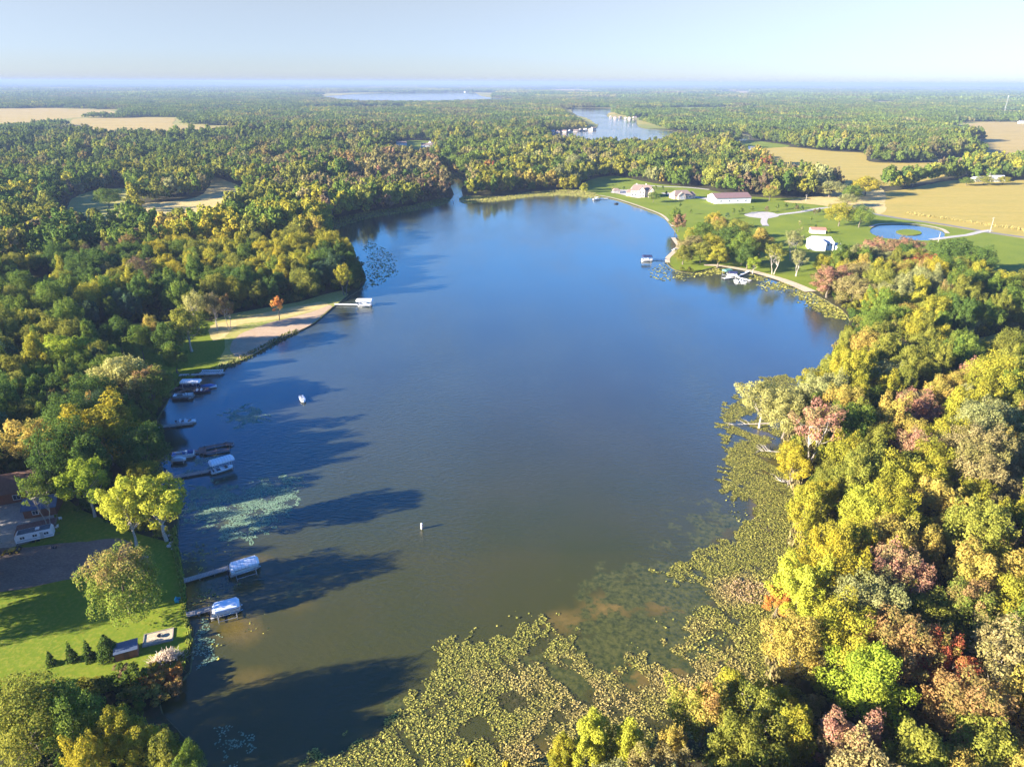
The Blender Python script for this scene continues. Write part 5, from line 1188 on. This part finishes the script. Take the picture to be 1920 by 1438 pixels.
# brown house, deck and shed at the south lawn
t = bld(18, 928, 22, 'brown wooden house in the shade at the left edge', 'brown_house')
block(t, -7, 7, -5, 5, 3.2, 3.0, CEDAR, paint('brown_roof', (.22,.12,.08), .9, .15), 'x'); win(t, -3, -5, 1, 1.5, 1.3); win(t, 3, -5, 1, 1.5, 1.3); win(t, 7, 0, 1, 1.4, 1.3, '+x')
t = bld(76, 958, 18, 'dark low roofed cabin between the brown house and the camper', 'dark_cabin', 'cabin')
block(t, -2.6, 4.4, -3, 3, 2.6, 1.4, CEDAR, SLATE, 'x'); win(t, 0, -3, 1, 1.2, 1.0)
c0, L0, rz0 = frame2((26,1002),(105,985), .5); t = empty('wooden_deck', (c0.x, c0.y, 0), rz0, 'dark wooden deck with a railing behind the white camper', 'deck')
m = MB()
for i in range(int(L0 / .3)): m.box(-L0/2 + i * .3 + .01, -L0/2 + i * .3 + .28, -.5, 4.2, .35, .42)
m.build('boards', BROWN, t)
for y in (4.2,): MB().box(-L0/2, L0/2, y, y + .08, 1.2, 1.28).build('railing', POSTM, t)
m = MB(); m.box(L0/2 - .08, L0/2, -.5, 4.2, 1.2, 1.28); [m.box(L0/2 - .08, L0/2, -.4 + k * .5, -.34 + k * .5, .43, 1.19) for k in range(9)]; m.build('railing', POSTM, t)
# camper trailer
c0, L0, rz0 = frame2((36,1010),(96,997), 1.2); t = empty('camper_trailer', (c0.x, c0.y, 0), rz0, 'white camper trailer with dark roof parked beside the dirt yard', 'camper'); L = 7.6; w = 2.4
m = MB(); prof = [(-L/2, .7), (-L/2 - .05, 2.2), (-L/2 + .5, 2.8), (L/2 - .3, 2.8), (L/2, 2.3), (L/2, .7)]
m.loft([[(x, y, z) for x, z in prof] for y in (-w/2, w/2)]); m.build('body', paint('camper_white', (.78,.79,.82), .35, .06), t)
MB().box(-L/2 + .6, L/2 - .4, -w/2 + .15, w/2 - .15, 2.81, 2.85).build('roof', paint('camper_roof', (.10,.13,.16), .7, .2), t)
for x in (-2.3, .2, 2.5): win(t, x, -w/2, 1.6, .9, .6)
MB().box(1.2, 1.9, -w/2 - .03, -w/2 - .004, .8, 2.45).build('door', DOORM, t); MB().box(-L/2 + .3, L/2 - .1, -w/2 - .02, -w/2 - .003, 1.1, 1.25).build('stripe', paint('stripe_grey', (.2,.25,.35), .4, .1), t)
for x in (-.5, .5):
    for y in (-w/2 + .15, w/2 - .15): MB().tube((x, y - .12, .36), (x, y + .12, .36), .36, n=14).build('wheel', RUB, t)
MB().box(.4, 1.2, -.4, .4, 2.86, 3.1).build('roof_vent', WHITE, t); m = MB(); m.tube((L/2, -.6, .5), (L/2 + 1.2, 0, .5), .05); m.tube((L/2, .6, .5), (L/2 + 1.2, 0, .5), .05); m.build('hitch', DARK, t)
# two garden chairs beside the deck
for i, (u, v, lb) in enumerate([(114,974,'white garden chair at the upper corner of the deck'),(107,990,'white garden chair at the lower corner of the deck')]):
    x, y = G(u, v); t = empty('garden_chair', (x, y, 0), .4 + i, lb, 'chair', 'white garden chairs by the deck')
    MB().box(-.3, .3, -.3, .3, .36, .42).build('seat', WHITE, t); MB().add([(-.3,-.3,.43),(.3,-.3,.43),(.3,-.24,.43),(-.3,-.24,.43),(-.3,-.45,1.1),(.3,-.45,1.1),(.3,-.39,1.1),(-.3,-.39,1.1)], [(0,3,2,1),(4,5,6,7),(0,1,5,4),(1,2,6,5),(2,3,7,6),(3,0,4,7)]).build('backrest', WHITE, t)
    for a in (-.26, .26):
        for b in (-.26, .26): MB().box(a - .03, a + .03, b - .03, b + .03, 0, .355).build('leg', WHITE, t)
        MB().box(a - .05, a + .05, -.3, .3, .6, .64).build('armrest', WHITE, t)
# small yellow utility tractor
YEL = paint('worn_yellow', (.55,.34,.03), .5, .2)
x, y = G(28, 1036); t = empty('yellow_tractor', (x, y, 0), R_(14), 'small yellow tractor loader beside the dirt yard', 'tractor')
MB().box(-1.0, .3, -.45, .45, .6, 1.15).build('engine_hood', YEL, t); MB().box(.31, 1.0, -.5, .5, .55, .9).build('body', YEL, t); m = MB().box(.5, .9, -.22, .22, .91, 1.05); m.box(.85, .95, -.22, .22, 1.06, 1.5); m.build('seat', DARK, t)
for xx, yy, r in ((-.7, -.6, .38), (-.7, .6, .38), (.75, -.7, .6), (.75, .7, .6)):
    w_ = MB().tube((xx, yy - .13, r), (xx, yy + .13, r), r, n=16).build('wheel', RUB, t); MB().tube((xx, yy - .14, r), (xx, yy + .14, r), r * .5, n=12).build('rim', YEL, w_)
m = MB(); [m.box(-2.0, -.6, s - .05, s + .05, .7, .82) for s in (-.5, .5)]; m.build('loader_arm', YEL, t)
MB().add([(-2.0,-.8,.2),(-2.0,.8,.2),(-2.6,.8,.15),(-2.6,-.8,.15),(-2.0,-.8,.8),(-2.0,.8,.8)], [(0,1,2,3),(0,4,5,1),(0,3,4),(1,5,2),(3,2,1,0)]).build('bucket', YEL, t)
m = MB(); [m.tube((.95, s, .9), (.95, s, 2.0), .04) for s in (-.4, .4)]; m.box(.9, 1.0, -.44, .44, 2.0, 2.08); m.build('roll_bar', DARK, t)
x, y = G(102, 1028); t = empty('dark_barrel', (x, y, 0), 0, 'dark barrel lying on the dirt yard below the camper', 'barrel'); MB().tube((-.5, 0, .3), (.5, 0, .3), .3, n=14).build('drum', DARK, t); m = MB(); [m.tube((q - .02, 0, .3), (q + .02, 0, .3), .32, n=14) for q in (-.3, .3)]; m.build('hoop', ALU, t)
# garden shed, sand box, fire bowl, teal chair
c0, L0, rz0 = frame2((217,1218),(254,1208), 2.0); t = empty('garden_shed', (c0.x, c0.y, 0), rz0, 'brown garden shed with slate blue lean to roof on the south lawn', 'shed')
MB().add([(-1.9,-1.1,0),(1.9,-1.1,0),(1.9,1.1,0),(-1.9,1.1,0),(-1.9,-1.1,1.9),(1.9,-1.1,1.9),(1.9,1.1,2.3),(-1.9,1.1,2.3)], [(0,1,5,4),(1,2,6,5),(2,3,7,6),(3,0,4,7)]).build('wall', CEDAR, t)
MB().add([(-2.05,-1.3,1.87),(2.05,-1.3,1.87),(2.05,1.3,2.35),(-2.05,1.3,2.35),(-2.05,-1.3,1.95),(2.05,-1.3,1.95),(2.05,1.3,2.43),(-2.05,1.3,2.43)], [(0,3,2,1),(4,5,6,7),(0,1,5,4),(1,2,6,5),(2,3,7,6),(3,0,4,7)]).build('roof', SLATE, t)
MB().box(-.45, .45, -1.14, -1.104, .02, 1.75).build('door', paint('dark_cedar', (.12,.055,.035), .8, .15), t)
c0, L0, rz0 = frame2((272,1200),(322,1188), .1); t = empty('sand_box', (c0.x, c0.y, 0), rz0, 'timber framed sand pit on the south lawn near the shore', 'sand pit'); a, b = 2.5, 1.5
MB().box(-a, a, -b, b, .0, .14).build('sand', M_sand, t)
for (x0, x1, y0, y1) in ((-a-.2, a+.2, -b-.5, -b-.002), (-a-.2, a+.2, b+.002, b+.15), (-a-.2, -a-.002, -b, b), (a+.002, a+.2, -b, b)): MB().box(x0, x1, y0, y1, 0, .26).build('timber', POSTM, t)
t2 = empty('fire_bowl', (c0.x + .3, c0.y + .1, .14), rz0, 'dark round fire bowl standing in the sand pit', 'fire pit')
MB().loft([[(math.cos(q) * r, math.sin(q) * r, z) for q in [i * math.pi / 7 for i in range(14)]] for z, r in ((.08, .25), (.2, .48), (.36, .55), (.34, .48), (.2, .3))]).build('bowl', DARK, t2)
for q in (0, 2.1, 4.2): MB().tube((math.cos(q) * .3, math.sin(q) * .3, 0), (math.cos(q) * .3, math.sin(q) * .3, .12), .03).build('leg', DARK, t2)
x, y = G(334, 1127); t = empty('teal_seat', (x, y, 0), R_(8), 'turquoise plastic garden seat alone on the lawn by the shore', 'chair')
MB().box(-.35, .35, -.5, .5, .32, .42).build('seat', CYAN, t); MB().box(-.5, -.36, -.5, .5, .0, .95).build('backrest', CYAN, t)
for s in (-.6, .51): MB().box(-.4, .4, s, s + .09, 0, .62).build('armrest', CYAN, t)
MB().box(.12, .4, -.12, .12, .43, .46).build('cushion', NAVY, t)
x, y = G(268, 1046); m = MB(); r = random.Random(4)
t = empty('stone_slab', (x, y, 0), R_(12), 'flat pale stone slab on the lawn below the leaning tree', 'stone')
ring = [(math.cos(i * .7) * (1.3 + r.uniform(-.2, .2)), math.sin(i * .7) * (.6 + r.uniform(-.1, .1))) for i in range(9)]
MB().loft([[(a, b, 0) for a, b in ring], [(a, b, .2) for a, b in ring], [(a * .92, b * .9, .26) for a, b in ring]]).build('slab', M_gravel, t)
# plume grass
PLU = leaf_mat('plume_leaves', .35); pv, pf, pt, pl = [], [], [], []; r = np.random.RandomState(8); n = 0
t = bld(312, 1240, 28, 'clump of pampas grass with cream white plumes by the shore', 'pampas_grass', 'ornamental grass')
def blades(n, h0, h1, w, sx, sy, seed, top=False):
    r = np.random.RandomState(seed); X = r.normal(0, sx, n); Y = r.normal(0, sy, n); h = r.uniform(h0, h1, n); th = r.uniform(0, 6.28, n); V = np.zeros((n, 4, 3)); l = .45
    z0 = h * .62 if top else h * 0
    for j, (a, b) in enumerate(((-1, 0), (1, 0), (.5, 1), (-.5, 1))):
        V[:, j, 0] = X * (1 + l * (z0 + (h - z0) * b) / h1) + np.cos(th) * w * a; V[:, j, 1] = Y * (1 + l * (z0 + (h - z0) * b) / h1) + np.sin(th) * w * a; V[:, j, 2] = (z0 + (h - z0) * b) * (1.1 - .18 * (X / sx) ** 2 * .6)
    return np_mesh('blades', V.reshape(-1, 3), np.arange(n * 4).reshape(-1, 4), {'tint': ('FACE', r.uniform(0, 1, n)), 'lite': ('FACE', r.uniform(.85, 1.2, n))})
o = meshobj('leaves', blades(1800, .6, 1.3, .05, .95, .5, 1), t, LEAF); o['ca'] = [.22,.2,.07]; o['cb'] = [.32,.27,.12]
o = meshobj('plumes', blades(1100, 1.2, 1.75, .085, 1.05, .55, 2, True), t, PLU); o['ca'] = [.75,.66,.5]; o['cb'] = [.62,.48,.38]
# shore stones below the clumpy tree
r = random.Random(9)
for i, (u, v) in enumerate([(308,988),(313,996),(318,1004),(314,1012),(322,1018),(309,1004),(318,1024),(324,1030)]):
    x, y = G(u, v); s = r.uniform(.35, .75); rg = [(math.cos(k * .9) * s * r.uniform(.8, 1.1), math.sin(k * .9) * s * r.uniform(.7, 1)) for k in range(7)]
    o = MB().loft([[(a, b, -.1) for a, b in rg], [(a * 1.05, b * 1.05, s * .35) for a, b in rg], [(a * .6, b * .6, s * .65) for a, b in rg]]).build('boulder', M_gravel)
    o.location = (x, y, 0); tag(o, 'grey boulder at the shore under the clumpy lime tree, %s down the line' % ['first','second','third','fourth','fifth','sixth','seventh','eighth'][i], 'boulder', 'boulders at the shore under the clumpy tree')
# van in the clearing
x, y = G(1880, 672); t = empty('van', (x, y, 0), R_(200), 'white van parked in shade in the right wood clearing', 'van'); WV = paint('van_white', (.72,.76,.80), .3, .05)
prof = [(-2.6, .45), (-2.6, 1.95), (-2.3, 2.1), (1.0, 2.1), (1.7, 1.35), (2.5, 1.05), (2.6, .45)]
m = MB(); m.loft([[(a, b_, c_) for a, c_ in prof] for b_ in (-.95, .95)]); m.build('body', WV, t)
for s in (-1, 1):
    for a in (-1.7, 1.7): MB().tube((a, s * .85 - .12, .34), (a, s * .85 + .12, .34), .34, n=14).build('wheel', RUB, t)
    for a in (-1.8, -.6, .6): MB().box(a - .45, a + .45, s * .955 - .004, s * .965 + .004, 1.3, 1.85).build('window', GLASS, t)
    MB().box(2.585, 2.62, s * .6 - .18, s * .6 + .18, .7, .88).build('headlight', WHITE, t)
MB().add([(1.08,-.8,2.02),(1.08,.8,2.02),(1.68,.8,1.4),(1.68,-.8,1.4)], [(0,3,2,1)]).build('windscreen', GLASS, t).location = (.03, 0, .03); MB().box(-2.64, -2.604, -.7, .7, 1.3, 1.8).build('rear_window', GLASS, t)
# poles and mast
def pole(u, v, h, label, arm=True):
    x, y = G(u, v); t = empty('utility_pole', (x, y, 0), .3, label, 'utility pole', 'utility poles along the east fields'); MB().tube((0, 0, -.5), (0, 0, h), .22, .15, 8).build('pole', PALEBARK, t)
    if arm:
        MB().box(-1.3, 1.3, -.07, .07, h - 1.0, h - .84).build('crossarm', POSTM, t)
        for a in (-1.2, 0, 1.2): MB().tube((a, 0, h - .83), (a, 0, h - .6), .06).build('insulator', WHITE, t)
pole(1711, 350, 9, 'utility pole leaning above the hedge between the two east fields'); pole(1856, 436, 11, 'tall utility pole where the driveway meets the road'); pole(1853, 340, 9, 'utility pole beside the white farmhouse'); pole(1511, 377, 6, 'short pole beside the purple young trees'); pole(1758, 458, 8, 'utility pole at the near end of the pond'); pole(1918, 318, 10, 'utility pole at the far right between the fields')
x, y = G(1882, 214); t = empty('radio_mast', (x, y, 0), 0, 'thin lattice radio mast standing on the right horizon', 'radio mast'); m = MB(); h = 62
for q in (0, 2.09, 4.19): m.tube((math.cos(q) * 1.6, math.sin(q) * 1.6, 0), (math.cos(q) * .7, math.sin(q) * .7, h), .09, n=4)
for k in range(15):
    for q in (0, 2.09, 4.19):
        r0 = 1.6 - .9 * k / 15; r1 = 1.6 - .9 * (k + 1) / 15; m.tube((math.cos(q) * r0, math.sin(q) * r0, h * k / 15), (math.cos(q + 2.09) * r1, math.sin(q + 2.09) * r1, h * (k + 1) / 15), .05, n=4)
m.build('lattice', paint('mast_white', (.7,.7,.72), .5, .05), t); MB().box(-1.0, 1.0, -1.0, 1.0, h - 5, h - 3).build('antenna', WHITE, t)
# fallen trees in the lily pads
def snag(u, v, rz, L, label, seed, r0=.22):
    x, y = G(u, v, WZ); r = random.Random(seed); t = empty('fallen_tree', (x, y, WZ + .25), R_(rz), label, 'fallen tree'); MB().tube((L/2, 0, .3), (-L/2, 0, 0), r0, r0 * .3, 7).build('trunk', PALEBARK, t)
    for i in range(9):
        a = -L/2 + L * .75 * i / 9; s = r.choice([-1, 1]); e = (a - r.uniform(.5, 1.6), s * r.uniform(1, 2.6), r.uniform(-.1, 1.0)); mm = MB().tube((a, 0, .1), e, .08, .03, 5)
        mm.tube(e, (e[0] - r.uniform(.3, 1), e[1] + s * r.uniform(.2, 1), e[2] + r.uniform(-.2, .4)), .03, .012, 4); mm.build('branch', PALEBARK, t)
snag(1405, 797, 2, 13, 'bleached fallen tree reaching across the lily pad bay', 1); snag(1440, 848, -12, 6, 'short dead branch lying in the upper lily pads', 2, .12); snag(1398, 1332, -20, 7, 'bleached fallen trunk at the bottom right of the pads', 3); snag(1452, 782, 8, 5, 'pale log under the leaning lakeside tree', 4, .16)
snag(1478, 905, 0, 4, 'thin pale log at the waterline below the yellow shore trees', 5, .1)
# ---------------------------------------------------------------- haze
hz = MB().box(-EXT - 500, EXT + 500, -EXT - 500, EXT + 500, -1.6, 118)
hm, hnt, ho = newmat('haze')
pv = N(hnt, 'ShaderNodeVolumePrincipled'); pv.inputs['Color'].default_value = (0.27, 0.36, 0.56, 1)
pv.inputs['Density'].default_value = 0.00010; pv.inputs['Anisotropy'].default_value = 0.0
hnt.links.new(pv.outputs[0], ho.inputs['Volume'])
tag(hz.build('haze', hm), 'pale blue haze over the far land', 'haze', kind='stuff')
